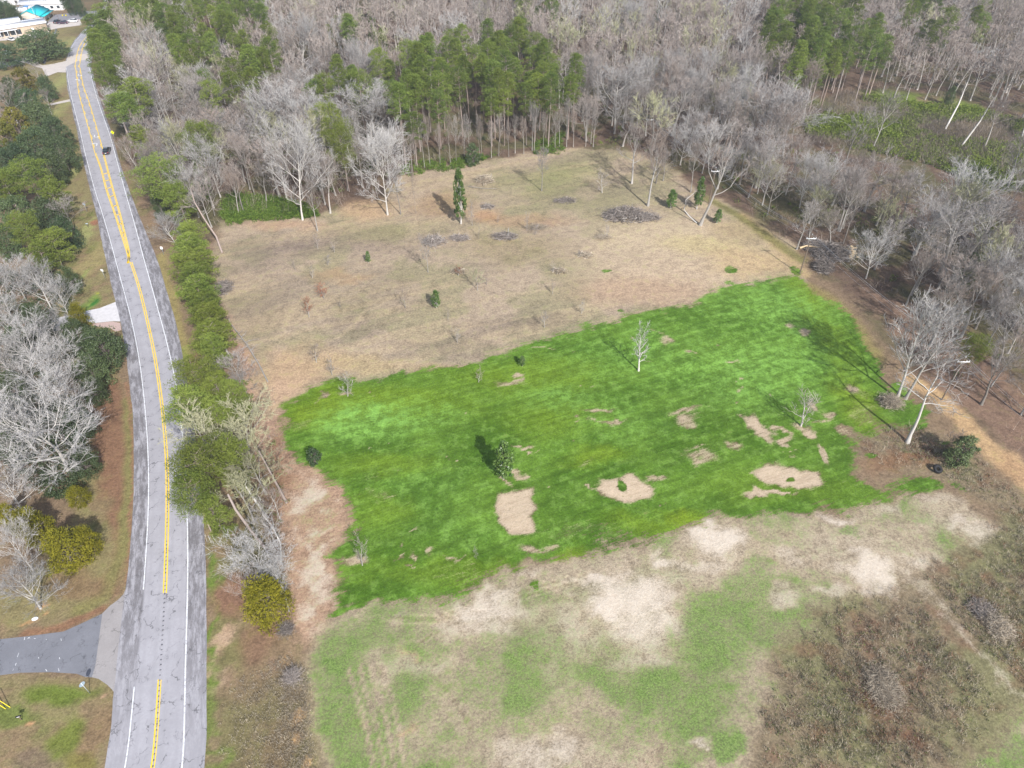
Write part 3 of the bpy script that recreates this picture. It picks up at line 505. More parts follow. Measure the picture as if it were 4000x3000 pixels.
for br in (LB, RB):
    xb = np.interp(yb, YS, br)
    sgn = -1 if br is LB else 1
    strip(YL, xb + sgn * .0, yb, .22, .1)
    yd = yb[(yb < 215)]; strip(YL, np.interp(yd, YS, br) - sgn * .34, yd, .17, .1)
    for y0 in np.arange(215, 330, 7.): yd = np.arange(y0, y0 + 3.5, .7); strip(YL, np.interp(yd, YS, br) - sgn * .34, yd, .17, .1)
for pyv in (1000, 975, 945, 912, 878, 843, 808, 770, 738, 709, 682):
    y0 = yof(pyv, 470); x0 = float(np.interp(y0, YS, LB)) + .3; y1 = y0 + (float(np.interp(y0, YS, RB)) - x0) * .55; x1 = float(np.interp(y1, YS, RB)) - .3
    if x1 > x0 + .3: strip(YL, [x0, (x0 + x1) / 2, x1], [y0, (y0 + y1) / 2, y1], .42, .1)
def arrow(mb, cx, cy, ang, s=1., flip=1):
    A = np.array([[-.12, -1.3], [.12, -1.3], [.12, -.2], [.3, .35], [.9, .55]]); B = np.array([[-.12, -1.3], [-.12, -.2], [.05, .6], [.8, .85]])
    shp = [([(-.14, -1.3), (.14, -1.3), (.14, .1), (-.14, .1)]), ([(-.14, .1), (.14, .1), (.45, .5), (.3, .8)]), ([(.45, .5), (1., .5), (1., .8), (.3, .8)]), ([(1., .15), (1.75, .65), (1., 1.15), (1., .8)])]
    for p in shp:
        p = np.array(p) * s; p[:, 0] *= -flip; c, sn = math.cos(ang), math.sin(ang); r = np.c_[p[:, 0] * c - p[:, 1] * sn + cx, p[:, 0] * sn + p[:, 1] * c + cy]
        mb.add(np.c_[r, np.full(4, .105)], [[0, 1, 2, 3]] if flip < 0 else [[3, 2, 1, 0]])
for (ax, ay), fl in (((368, 534), 0), ((380, 564), 1), ((305, 295), 0), ((310, 313), 1)):
    p = P(ax, ay); arrow(WL, p[0], p[1], RAD(14) + (0 if fl else math.pi), 1.05, 1)
RU = MB()
for y0 in np.arange(yof(2639) - 24, 95, .75):
    if yof(2600) < y0 < yof(2540) or y0 < yof(2318) or rng.random() < .75:
        x0 = rx('cc', y0, -.02); RU.box((x0, y0, .0955), (.22 if not (yof(2639) < y0 < yof(2318)) else .26, .28 * (.7 + .6 * rng.random()), .002))
def setting(name, mb, mat): return struct(mb.build(name, mat))
setting('road_markings_white', WL, M['line_white']); setting('road_markings_yellow', YL, M['line_yellow']); setting('rumble_strip', RU, M['rumble'])
def sheet(name, pts, z, mat, step=None):
    g_ = GP(pts); bm_v = np.c_[g_, np.full(len(g_), z)]
    from mathutils import Vector
    from mathutils.geometry import tessellate_polygon
    tri = tessellate_polygon([[Vector(v) for v in bm_v]]); T = np.array(tri)
    a = bm_v[T]; nz = np.cross(a[:, 1] - a[:, 0], a[:, 2] - a[:, 0])[:, 2]; T[nz < 0] = T[nz < 0][:, ::-1]
    return struct(link(name, mesh(name, bm_v, [T], mat)))
sheet('side_street', [(-900,2560),(-300,2515),(0,2497),(113,2485),(249,2467),(316,2437),(400,2397),(374,2600),(360,2646),(335,2645),(300,2632),(200,2626),(80,2628),(0,2638),(-300,2665),(-900,2720)], .02, M['asphalt_side'])
sheet('street_apron', [(400,2396),(430,2366),(462,2343),(482,2322),(496,2290),(500,2350),(490,2500),(470,2600),(460,2690),(446,2705),(436,2692),(420,2676),(385,2652),(359,2646),(373,2599)], .026, M['concrete_apron'])
M['gravel'] = simple('gravel_white', S(236, 232, 232), .95, .25, 1.2, bump=.5); M['gravel_tan'] = simple('gravel_pale', S(226, 216, 208), .95, .2, .6)
M['rubble'] = simple('rubble_pink', S(214, 186, 176), .95, .35, 3, bump=.8)
sheet('driveway', [(120,1262),(200,1248),(337,1215),(389,1204),(441,1184),(456,1178),(475,1200),(492,1232),(468,1256),(440,1255),(362,1263),(343,1255),(200,1300),(130,1310)], .03, M['gravel'])
sheet('driveway_edge_rubble', [(362,1264),(440,1256),(470,1262),(474,1290),(452,1296),(432,1282),(400,1280),(366,1272)], .034, M['rubble'])
sheet('footway', [(195,406),(230,397),(272,388),(276,396),(235,404),(200,412)], .02, M['gravel_tan'])
sheet('driveway_far', [(-60,245),(50,235),(104,226),(130,236),(165,256),(210,250),(262,238),(262,225),(300,214),(345,210),(345,232),(300,240),(258,262),(258,284),(225,283),(181,300),(165,268),(140,262),(100,246),(50,260),(-60,275)], .095, M['gravel_tan'])
sheet('parking_lot', [(180,90),(215,58),(310,46),(395,40),(400,70),(310,76),(270,82),(190,86)], .02, M['lot'])
sheet('concrete_drive', [(-120,145),(0,140),(130,120),(155,88),(230,84),(312,76),(320,98),(230,110),(192,118),(190,135),(120,150),(0,160),(-120,168)], .024, M['gravel_tan'])
sheet('asphalt_path', [(218,110),(222,116),(212,150),(205,160),(203,152)], .03, M['asphalt_side']); sheet('asphalt_path', [(178,218),(187,220),(176,250),(170,250),(168,240)], .03, M['asphalt_side'])
WS = MB()   # spray marks and dirt on the side street
for (a, b_) in (((95,2500),(98,2488)),((110,2490),(118,2493)),((68,2567),(74,2550)),((232,2568),(234,2575)),((50,2620),(54,2612)),((60,2600),(64,2590)),((178,2615),(184,2622)),((228,2610),(231,2622)),((150,2568),(152,2572)),((180,2498),(183,2499)),((133,2494),(139,2495)),((238,2495),(240,2503)),((108,2496),(116,2488))):
    g_ = GP([a, ((a[0] + b_[0]) / 2, (a[1] + b_[1]) / 2), b_]); strip(WS, g_[:, 0], g_[:, 1], .06, .024)
setting('survey_paint_marks', WS, M['line_white'])
# ================================================================== TREES
def unit(v): return v / (np.linalg.norm(v, axis=-1, keepdims=True) + 1e-9)
def curve(p0, d, L, n, up=.0, wob=.1, r=None):
    r = r or rng; pts = [np.array(p0, float)]; d = unit(np.array(d, float))
    for i in range(n):
        d = unit(d + np.array([0, 0, up]) + r.normal(0, wob, 3)); pts.append(pts[-1] + d * L / n)
    return np.array(pts)
def ribbon(mb, p, w0, w1, tint):
    """crossed strips round a small branch"""
    p = np.asarray(p); n = len(p); d = unit(p[-1] - p[0]); s = unit(np.cross(d, rng.normal(0, 1, 3)))
    ww = np.linspace(w0, w1, n)[:, None]
    for q_ in (s, unit(np.cross(d, s))):
        V = np.vstack([p - q_ * ww / 2, p + q_ * ww / 2]); i = np.arange(n - 1); mb.add(V, np.c_[i, i + n, i + n + 1, i + 1], tint)
def twigs(mb, P0, D, L, w, tint):
    P0 = np.asarray(P0); D = unit(np.asarray(D)); s = unit(np.cross(D, rng.normal(0, 1, P0.shape))) * w / 2
    V = np.stack([P0 - s, P0 + s, P0 + D * np.asarray(L)[:, None]], 1).reshape(-1, 3); mb.add(V, np.arange(len(V)).reshape(-1, 3), tint)
def bare_tree(h=20, wd=9, seed=0, first=.35, nl=9, ns=6, nt=5, nw=8, up=.12, lean=(0, 0), tw=.05, thick=1., wob=.12, fine=True, droop=0.):
    global rng
    keep = rng; rng = np.random.default_rng(seed)
    T = MB(); K = MB(); r0 = h * .0125 * thick + .03
    th = h * .78; tr = curve((0, 0, -.3), (lean[0], lean[1], 1), th, 7, .02, wob * .35)
    tr[:, 0] -= tr[0, 0]; rad = np.linspace(r0, r0 * .25, 8); rad[0] *= 1.45
    T.tube(tr, rad, 7 if fine else 4, .5)
    tipP = []; 
    for i in range(nl):
        t = first + (1 - first) * (i + .5) / nl; k = t * 7; i0 = int(min(k, 6)); p = tr[i0] * (1 - (k - i0)) + tr[i0 + 1] * (k - i0)
        az = i * 2.4 + rng.uniform(-.5, .5); el = RAD(rng.uniform(18, 40) + 38 * (t - first) / (1 - first)) - droop
        L = min((h * 1.02 - p[2]) / max(math.sin(el + .25), .35), wd * .62 / max(math.cos(el), .3)) * rng.uniform(.75, 1.05)
        d = np.array([math.cos(az) * math.cos(el), math.sin(az) * math.cos(el), math.sin(el)])
        lb = curve(p, d, L, 5, up, wob); rr = np.interp(k, range(8), rad) * .62
        if fine: T.tube(lb, np.linspace(rr, rr * .22, 6), 4, rng.uniform(.3, .8), False)
        else: ribbon(K, lb[::2], rr * 1.7, rr * .6, .6)
        for j in range(ns):
            u = .22 + .78 * (j + .5) / ns; a = int(min(u * 5, 4)); q_ = lb[a] + (lb[a + 1] - lb[a]) * (u * 5 - a)
            dd = unit(lb[a + 1] - lb[a]); d2 = unit(dd + unit(np.cross(dd, rng.normal(0, 1, 3))) * rng.uniform(.6, 1.1) + np.array([0, 0, .3]))
            L2 = L * rng.uniform(.3, .5) * (1.15 - .6 * u) + .25; sb = curve(q_, d2, L2, 3, up, wob * 1.4)
            if fine: K.tube(sb, np.linspace(rr * .34, rr * .12, 4), 3, rng.uniform(.2, 1), False)
            else: ribbon(K, sb[[0, 3]], rr * .6, rr * .2, .7)
            for m_ in range(nt):
                u2 = .2 + .8 * (m_ + .5) / nt; b_ = int(min(u2 * 3, 2)); q3 = sb[b_] + (sb[b_ + 1] - sb[b_]) * (u2 * 3 - b_)
                e = unit(sb[b_ + 1] - sb[b_]); d3 = unit(e + unit(np.cross(e, rng.normal(0, 1, 3))) * rng.uniform(.5, 1.) + np.array([0, 0, .22]))
                L3 = L2 * rng.uniform(.35, .6) + .15; q4 = q3 + d3 * L3
                s_ = unit(np.cross(d3, rng.normal(0, 1, 3))) * tw * .8
                K.add([q3 - s_, q3 + s_, q4 + s_ * .5, q4 - s_ * .5], [[0, 1, 2, 3]], rng.uniform(.1, 1))
                uu = rng.uniform(.15, 1, nw)[:, None]; Pt = q3 + (q4 - q3) * uu
                D = d3 + unit(rng.normal(0, 1, (nw, 3))) * .75 + np.array([0, 0, .15]); tipP.append((Pt, D, rng.uniform(.35, .9, nw) * (L3 * .55 + .3)))
    P0 = np.vstack([a[0] for a in tipP]); D = np.vstack([a[1] for a in tipP]); L = np.concatenate([a[2] for a in tipP])
    twigs(K, P0, D, L, tw, rng.uniform(0, 1, len(L)))
    rng = keep; return T, K
def leaves(mb, c, size, tint, flat=.0, asp=1.):
    """leaf-sized faces at c (n,3)"""
    n = len(c); u = unit(rng.normal(0, 1, (n, 3))); v = unit(np.cross(u, rng.normal(0, 1, (n, 3)) + np.array([0, 0, flat])))
    w_ = size[:, None] if np.ndim(size) else size
    V = np.stack([c - u * w_ * asp, c - v * w_ * .6, c + u * w_ * asp, c + v * w_ * .6], 1).reshape(-1, 3); mb.add(V, np.arange(4 * n).reshape(-1, 4), tint)
def clump(mb, c, r, n, s, rz=.6, tint=.5, asp=1.):
    d = unit(rng.normal(0, 1, (n, 3))); rr = rng.uniform(.35, 1, n)[:, None] ** .5; p = c + d * rr * np.array([r, r, r * rz])
    leaves(mb, p, s * rng.uniform(.6, 1.3, n), np.clip(tint + rng.normal(0, .16, n) , 0, 1), .5, asp)
def blades(mb, c, r, n, s, rz=.6, tint=.5):
    d = unit(rng.normal(0, 1, (n, 3)) + [0, 0, .25]); rr = rng.uniform(.1, 1, n)[:, None] ** .6; p = c + d * rr * np.array([r, r, r * rz])
    twigs(mb, p, d + rng.normal(0, .45, (n, 3)) + [0, 0, .35], s * rng.uniform(1.3, 2.6, n), s * .75, np.clip(tint + rng.normal(0, .2, n), 0, 1))
def pine(h=24, wd=7, seed=0, base=.5, n=34, per=70, s=.34, lean=(0, 0), cone=False, r0=None):
    global rng
    keep = rng; rng = np.random.default_rng(seed); T = MB(); K = MB()
    tr = curve((0, 0, -.3), (lean[0], lean[1], 1), h * .97, 8, .01, .02); r0 = r0 or h * .0105; T.tube(tr, np.linspace(r0, r0 * .2, 9), 6, .5)
    for i in range(n):
        t = base + (1 - base) * ((i + .5) / n) ** .85; k = min(t * 8, 7.999); a = int(k); p = tr[a] + (tr[a + 1] - tr[a]) * (k - a)
        u = (t - base) / (1 - base); env = (1.04 - u) ** .6 * min(1, .55 + u * 2) if cone else math.sin(math.pi * (.16 + .80 * u)) ** .7
        az = i * 2.4 + rng.uniform(-.4, .4); L = wd / 2 * env * rng.uniform(.45, 1.0); el = rng.uniform(-.05, .35) + .5 * u
        e = p + np.array([math.cos(az) * L, math.sin(az) * L, L * math.tan(el)])
        if L > .5: ribbon(T, np.array([p, (p + e) / 2 + [0, 0, -.1 * L], e]), .10, .04, .4)
        cr = wd * rng.uniform(.10, .19); tn = rng.uniform(.15, .85)
        blades(K, e, cr, int(per * 1.5), s, .7, tn)
        if L > wd * .28: blades(K, p + (e - p) * .55, cr * .8, int(per * .7), s, .6, tn * .8)
    rng = keep; return T, K
def round_tree(h=12, wd=12, seed=0, n=60, per=60, s=.3, base=.15, rz=.6, low=.0, pointy=0., bl=False):
    global rng
    keep = rng; rng = np.random.default_rng(seed); T = MB(); K = MB()
    tr = curve((0, 0, -.3), (0, 0, 1), h * .6, 4, .02, .08); T.tube(tr, np.linspace(h * .03, h * .012, 5), 7, .5)
    for i in range(n):
        u = (i + .5) / n; z = base + (1 - base) * u; az = i * 2.4 + rng.uniform(-.4, .4)
        env = math.sqrt(max(0, 1 - (max(0, (z - .45) / .55)) ** 2.2)) * (1 if z > .3 else .75 + .25 * z / .3); env *= (1 - pointy * z)
        R = wd / 2 * env * math.sqrt(rng.uniform(.2, 1)) * .86; c = np.array([math.cos(az) * R, math.sin(az) * R, h * z - wd * .05])
        if i % 3 == 0: ribbon(T, np.array([tr[2 + i % 3], (tr[3] + c) / 2, c]), .22, .06, .4)
        c = c + rng.normal(0, wd * .035, 3); (blades if bl else clump)(K, c, wd * rng.uniform(.07, .16), per, s, rz, rng.uniform(.1, .9))
    rng = keep; return T, K
PROTO = {}
def proto(name, TK, mt, mk_, h, wd):
    PROTO[name] = (TK[0].mesh(name + '_trunk', mt, True), TK[1].mesh(name + '_crown', mk_), h, wd)
for i in range(7):   # forest hardwoods
    hh = 20; ww = [9, 11, 8, 12, 9, 7, 13][i]
    proto(f'bare{i}', bare_tree(hh, ww, 100 + i, first=[.4, .5, .45, .35, .55, .5, .4][i], nl=10, ns=7, nt=5, nw=10, tw=.036, up=[.12, .2, .15, .08, .15, .22, .06][i]), M['bark'], M['twig'], hh, ww)
for i in range(3):
    proto(f'white{i}', bare_tree(20, [12, 14, 11][i], 130 + i, first=.22, nl=17, ns=9, nt=6, nw=9, up=[.08, .05, .1][i], thick=.75, tw=.032), M['bark_white'], M['twig_white'], 20, [12, 14, 11][i])
for i in range(2):
    proto(f'olive{i}', bare_tree(18, 11, 140 + i, first=.35, nl=10, ns=7, nt=5, nw=10, up=.05, tw=.06), M['bark'], M['twig_olive'], 18, 11)
for i in range(3): proto(f'sap{i}', bare_tree(4, 1.5, 150 + i, first=.2, nl=8, ns=4, nt=3, nw=4, up=.15, tw=.02, thick=1.0), M['bark'], M['twig'], 4, 1.5)
for i in range(4): proto(f'pine{i}', pine(24, [6.5, 7.5, 6, 8][i], 200 + i, base=[.58, .52, .62, .5][i], n=36, per=80, s=.19, cone=(i % 2 == 0)), M['bark_pine'], M['pine'], 24, [6.5, 7.5, 6, 8][i])
for i in range(3): proto(f'rowpine{i}', pine(12, [6, 5.5, 6.5][i], 220 + i, base=.18, n=40, per=105, s=.16), M['bark_pine'], M['pine_yellow'], 12, [6, 5.5, 6.5][i])
for i in range(2): proto(f'bigpine{i}', pine(17, 10, 230 + i, base=.5, n=36, per=120, s=.18), M['bark_pine'], M['pine_yellow'], 17, 10)
for i in range(3): proto(f'oak{i}', round_tree(11, 13, 240 + i, 95, 110, .2), M['bark_dark'], M['oak'], 11, 13)
for i in range(2): proto(f'olv{i}', round_tree(11, 9, 250 + i, 60, 70, .24, base=.2), M['bark_dark'], M['olive'], 11, 9)
for i in range(2): proto(f'cedar{i}', round_tree(8, 7, 260 + i, 90, 80, .17, base=.06, rz=.9, pointy=.35, bl=True), M['bark_dark'], M['cedar'], 8, 7)
proto('mag0', round_tree(8, 4.2, 270, 60, 60, .16, base=.2, rz=.9, pointy=.45), M['bark_white'], M['magnolia'], 8, 4.2)
proto('bush0', round_tree(4, 4, 271, 40, 70, .14, base=.05, rz=.8, pointy=.2), M['bark_dark'], M['oak'], 4, 4)
proto('greenpine', round_tree(5, 5, 272, 30, 60, .2, base=.05, rz=.8, pointy=.3), M['bark_dark'], M['shrub'], 5, 5)
proto('redsap', (bare_tree(4, 1.5, 157, first=.2, nl=8, ns=4, nt=3, nw=4, up=.15, tw=.02)[0], (lambda m_: (clump(m_, np.array([0, 0, 2.4]), .8, 150, .07, 1.6, .5), m_)[1])(bare_tree(4, 1.5, 157, first=.2, nl=8, ns=4, nt=3, nw=4, up=.15, tw=.02)[1])), M['bark'], M['red'], 4, 1.5)
SPECIES = {'bare': 'bare_tree', 'white': 'bare_tree', 'olive': 'budding_tree', 'sap': 'sapling', 'pine': 'pine_tree', 'rowpine': 'pine_tree', 'bigpine': 'pine_tree', 'oak': 'evergreen_oak', 'olv': 'evergreen_tree', 'cedar': 'cedar_tree', 'mag': 'magnolia_tree', 'bush': 'evergreen_bush', 'greenpine': 'young_pine', 'redsap': 'sapling'}
def put(pn, x, y, h, wd, label, group=None, rz=None, lean=None, cat=None):
    mt, mc, H0, W0 = PROTO[pn]; key = pn.rstrip('0123456789'); nm = SPECIES[key]
    o = thing(nm, label, cat or {'evergreen_bush': 'bush', 'sapling': 'sapling'}.get(nm, 'tree'), (x, y, gz(x, y)), rng.uniform(0, 6.28) if rz is None else rz, group, (wd / W0, wd / W0, h / H0))
    if lean: o.rotation_euler = (lean[0], lean[1], o.rotation_euler[2])
    link('trunk', mt, o); link('crown', mc, o); return o
def var(k, n): return f'{k}{rng.integers(n)}'
# ---- single trees named one by one: crown centre px, crown width px, height m
def crown(pn, cx, cy, wpx, h, label, group=None, frac=.62, **kw):
    hc = h * frac; p = P(cx, cy, hc); wd = wpx * depth(cy, hc) / FOC; return put(pn, p[0], p[1], h, wd, label, group, **kw)
def based(pn, bx, by, top, wpx, label, group=None, **kw):
    """base px, photo row of the top, crown width px"""
    b_ = P(bx, by); lo_, hi_ = .2, 45.
    for _ in range(30):
        mid = (lo_ + hi_) / 2
        if proj(b_[0], b_[1], mid)[1] > top: lo_ = mid
        else: hi_ = mid
    return put(pn, b_[0], b_[1], mid, wpx * depth(by) / FOC, label, group, **kw)
based('mag0', 1969, 1865, 1728, 100, 'glossy leaved magnolia with pale trunk standing in the green crop', None)
crown('bush0', 1226, 1783, 64, 3.4, 'small dark rounded magnolia at the left edge of the green crop', None, .5)
based('sap0', 1415, 2205, 2110, 46, 'leafless sapling at the lower left corner of the green crop')
based('sap1', 1358, 1548, 1480, 50, 'pale leafless sapling on the upper left edge of the green crop')
based('sap2', 3130, 1660, 1540, 84, 'pale fuzzy leafless sapling between bare patches at the right of the green crop', thick=None) if False else based('sap2', 3130, 1660, 1545, 84, 'pale fuzzy leafless sapling between bare patches at the right of the green crop')
based('sap1', 1860, 2178, 2135, 14, 'thin stick sapling near the lower edge of the green crop')
based('sap0', 1870, 1490, 1440, 26, 'tiny bare sapling in the green crop near its upper edge')
based('mag0', 2040, 1425, 1385, 34, 'small leafy yellow green sapling at the upper edge of the green crop')
based('mag0', 1705, 1200, 1132, 48, 'small bright leafed magnolia in the fallow field')
based('mag0', 1440, 1025, 980, 26, 'small leafy sapling with a pale stake in the fallow field')
FIELD_SAPS = [('bare0',1672,1062,925,46,'tall thin pale trunked tree alone in the fallow field'),('redsap',1267,1168,1112,40,'sapling with russet leaves in the left of the fallow field'),('redsap',1208,1242,1165,34,'russet leafed sapling nearest the tree row in the fallow field'),('sap0',1585,1207,1130,26,'faint bare sapling left of the bright leafed magnolia'),('olive0',1866,1134,1060,56,'sapling with thin olive foliage in the middle of the fallow field'),('sap1',1900,1112,1070,20,'bare stick sapling beside the olive sapling'),('sap2',1242,972,920,20,'bare sapling by the dark scorched strip of the fallow field'),('sap0',1306,984,948,20,'short bare sapling right of the scorched strip'),('sap1',1281,1034,1000,22,'small bare shrub sapling below the scorched strip'),('sap2',1153,1056,1018,14,'thin bare sapling near the left end of the fallow field'),('sap0',1221,1086,1045,18,'slanting bare sapling above the russet saplings'),('sap1',1236,1416,1350,34,'bare sapling in the lower left of the fallow field'),('sap2',1298,1466,1405,30,'bare sapling just above the crop edge at the left'),('sap0',1787,1340,1288,24,'bare sapling below the bright leafed magnolia'),('sap1',2128,1276,1215,26,'bare sapling with a dark shadow above the crop edge'),('sap2',2272,1226,1180,20,'leaning bare sapling on the tan ground above the crop edge'),('sap0',2159,1146,1085,18,'thin bare sapling in the middle right of the fallow field'),('sap1',2160,1064,1025,20,'bare sapling beside a dark low bush'),('sap2',2370,928,885,20,'pair of thin saplings above a reddish bush'),('sap0',2058,900,830,16,'tall thin bare sapling between two brush heaps'),('sap1',1870,930,870,10,'very thin bare pole sapling near a small brush heap'),('sap2',1000+700,985,900,10,'thin stick beside the cut brush pile'),('sap1',2265,1005,975,16,'tiny bare sapling among small stems'),('sap0',1750,1250,1210,12,'thin bare stem right of the bright magnolia'),('redsap',1790,1075,1035,26,'small russet sapling beside a pale scrape'),('sap1',2090,918,880,20,'bare sapling standing in reddish brush'),('sap2',1945,870,845,12,'short bare stem on the orange soil'),('sap2',1330,1205,1180,12,'short grey stem on the tan track')]
for pn, bx, by, tp, wp, lb in FIELD_SAPS: based(pn, bx, by, tp, wp, lb)
based('mag0', 1800, 872, 655, 64, 'tall slim tree with a dark leafy oval crown in the upper field')
based('sap0', 1845, 880, 790, 22, 'thin white stemmed sapling beside the slim leafy tree')
based('bare5', 2116, 745, 575, 50, 'slim white trunked tree with a grey crown in the grass before the pines')
based('sap1', 2352, 752, 670, 40, 'faint small bare tree on the grass in the upper field')
based('bare1', 1625, 830, 655, 26, 'slim bare tree at the upper left edge of the field')
crown('bush0', 1848, 603, 66, 6.5, 'round dark green magnolia at the foot of the pine stand', None, .5)
based('mag0', 2722, 815, 690, 50, 'small leafy tree beside the big forked white tree')
based('mag0', 2620, 812, 740, 50, 'small olive leafed tree left of the big forked white tree')
based('mag0', 2800, 870, 815, 40, 'low leafy shrub right of the big forked white tree')
HERO = [('white0',1514,838,520,190,'large white crowned leafless tree at the upper left field edge'),('white1',1182,858,490,230,'broad grey leafless tree with a thick trunk at the forest edge'),('bare2',2468,716,500,110,'pale leafless tree standing in front of the right forest edge'),('bare5',2531,802,540,110,'slender white trunked tree in front of the right forest edge'),('bare0',2562,715,560,90,'leaning grey tree behind the slender white trunked tree'),('bare3',2590,705,580,90,'grey tree at the right of the small tree group'),('bare1',2698,750,560,80,'thin pale tree at the corner of the forest'),('bare4',1565,835,650,70,'thin white tree beside the large white crowned tree'),('bare2',1290,830,600,90,'grey tree on the forest edge between pines'),('bare5',1240,900,700,60,'slender tree right of the thick trunked grey tree')]
for pn, bx, by, tp, wp, lb in HERO: based(pn, bx, by, tp, wp, lb)
for cx, cy, wp, h, pn, lb in [(1090,440,250,21,'white1','broad white leafless crown spreading in the wood near the road'),(1440,440,260,21,'white2','great spreading white crown behind the front pines'),(1510,600,170,15,'white0','vase shaped white crown just inside the field edge'),(2415,360,190,20,'white2','round grey crown right of the pine stand'),(2560,470,180,17,'olive0','greenish budding crown at the field corner'),(2240,190,150,20,'olive1','faintly green crown behind the pine stand'),(3055,440,280,20,'white1','very broad fuzzy grey crown right of centre'),(2750,290,110,20,'white2','compact whitish crown on a tall trunk'),(2910,290,170,21,'bare6','large grey crown above the power line'),(3790,800,300,21,'white1','broad fan shaped grey crown at the right of the power line'),(3640,830,150,18,'bare3','grey crown between the fan shaped tree and the pole'),(3330,760,130,17,'bare3','whitish crown above the log pile'),(3900,1120,200,18,'bare6','dense grey crown at the right edge above the slope'),(3150,1040-190,90,14,'bare2','thin grey tree left of the log pile'),(3980,720,120,17,'bare1','tall grey crown at the right picture edge'),(2000+470,90,180,20,'white0','wide pale crown far back in the wood'),(1900,100,190,20,'bare6','wide grey crown in the far wood'),(1160,160,190,21,'white1','wide pale crown behind the roadside pines'),(600,190,110,17,'white0','grey vase crown beside the red cut'),(560,260,90,16,'white2','white crown at the end of the roadside pines'),(870,250,80,18,'white0','pale crown among dark pines'),(3720,1010,120,15,'bare0','thin crown above the budding slope'),(3880,960,130,9,'white0','small low branching tree on the right slope')]: crown(pn, cx, cy, wp, h, lb)
# ---- evergreens and bare trees left of the highway
LEFT = [('oak0',150,165,215,11,'great live oak shading the gravel turn off'),('oak1',20,210,110,9,'live oak at the picture edge beside the great oak'),('olv0',95,310,100,10,'olive tinged tree below the gravel turn off'),('bare3',150,290,80,9,'small dark leafless tree by the gravel turn off'),('oak2',178,335,70,9,'small dark oak beside the road verge'),('oak1',40,350,90,10,'dark oak behind the olive tinged tree'),('bare6',30,395,130,13,'grey leafless tree between the left oaks'),('oak0',110,390,100,10,'dark oak left of the narrow footway'),('bare4',180,395,60,8,'small leafless tree at the end of the footway'),('olv1',60,480,110,12,'russet olive tree among the dark oaks'),('oak2',150,455,140,11,'dark oak with a broken top by the lawn'),('oak1',215,510,110,11,'dark oak leaning over the roadside lawn'),('olv0',30,535,90,12,'orange tinged tree at the left picture edge'),('oak0',130,560,150,12,'broad dark oak in the middle of the left wood'),('oak1',240,590,120,11,'dark oak bulging towards the road'),('oak2',60,620,140,11,'dark oak above the yellow pine'),('oak0',190,650,130,11,'dark oak with shadow on the verge'),('bigpine0',125,715,170,15,'yellow green pine in the left wood'),('rowpine0',30,740,100,12,'pine at the left edge beside the yellow green pine'),('rowpine1',205,765,110,12,'pine leaning towards the verge'),('oak1',70,830,150,11,'dark oak below the yellow green pine'),('oak2',180,830,120,10,'dark oak right above the yellow topped pine'),('bare6',260,830,140,9,'grey leafless tree reaching over the verge'),('bigpine1',110,920,130,13,'yellow topped pine with dead twigs'),('oak0',20,930,110,10,'dark oak at the left edge below the pines'),('rowpine2',205,960,130,10,'dark pine at the roadside sign'),('oak1',250,905,110,9,'dark bushy oak beside the roadside mail post'),('rowpine0',170,1000,110,9,'low pine above the grey leafless trees'),('oak2',265,1085,90,7,'dark shrub above the gravel driveway'),('white2',50,1080,150,11,'pale leafless tree at the left edge above the driveway'),('white0',150,1110,150,12,'leafless tree with spreading limbs over the driveway'),('white1',225,1150,130,11,'leafless tree leaning right beside the driveway'),('cedar0',300,1225,90,6,'olive cedar at the mouth of the gravel driveway'),('oak0',395,1345,180,9,'large dark oak overhanging the road shoulder'),('oak1',300,1300,120,8,'dark oak below the gravel driveway'),('oak2',350,1440,150,8,'dark oak below the large roadside oak'),('white1',120,1350,290,14,'broad whitish leafless tree left of the dark roadside oak'),('white0',215,1420,220,12,'whitish leafless tree crossing the dark oak'),('oak1',40,1500,120,7,'dark thicket oak at the left edge'),('oak0',360,1520,110,6,'low dark shrub tree at the edge of the leaf strewn bank'),('oak2',300,1650,150,6,'dark shrub tree behind the huge white tree'),('oak1',320,1800,120,6,'dark green shrub tree below the huge white tree'),('oak0',30,1740,110,6,'dark shrub tree at the left edge beside the huge white tree'),('cedar1',300,1930,100,4,'dark low cedar at the trunk of the huge white tree'),('white2',175,1690,420,17,'huge white leafless tree beside the highway'),('white0',250,1530,190,13,'white leafless tree behind the huge one'),('cedar0',245,2130,210,8,'bushy golden green cedar near the side street'),('cedar1',120,2040,160,7,'golden green cedar behind the bushy one'),('cedar1',330,2100,110,6,'small golden cedar nearest the road'),('white1',60,2140,180,10,'leafless tree in front of the golden cedars at the left edge'),('cedar0',30,2010,100,6,'cedar at the left picture edge'),('white0',95,2300,230,9,'leafless tree leaning over the lawn above the side street')]
for pn, cx, cy, wp, h, lb in LEFT: crown(pn, cx, cy, wp, h, lb, 'trees left of the highway', .6)
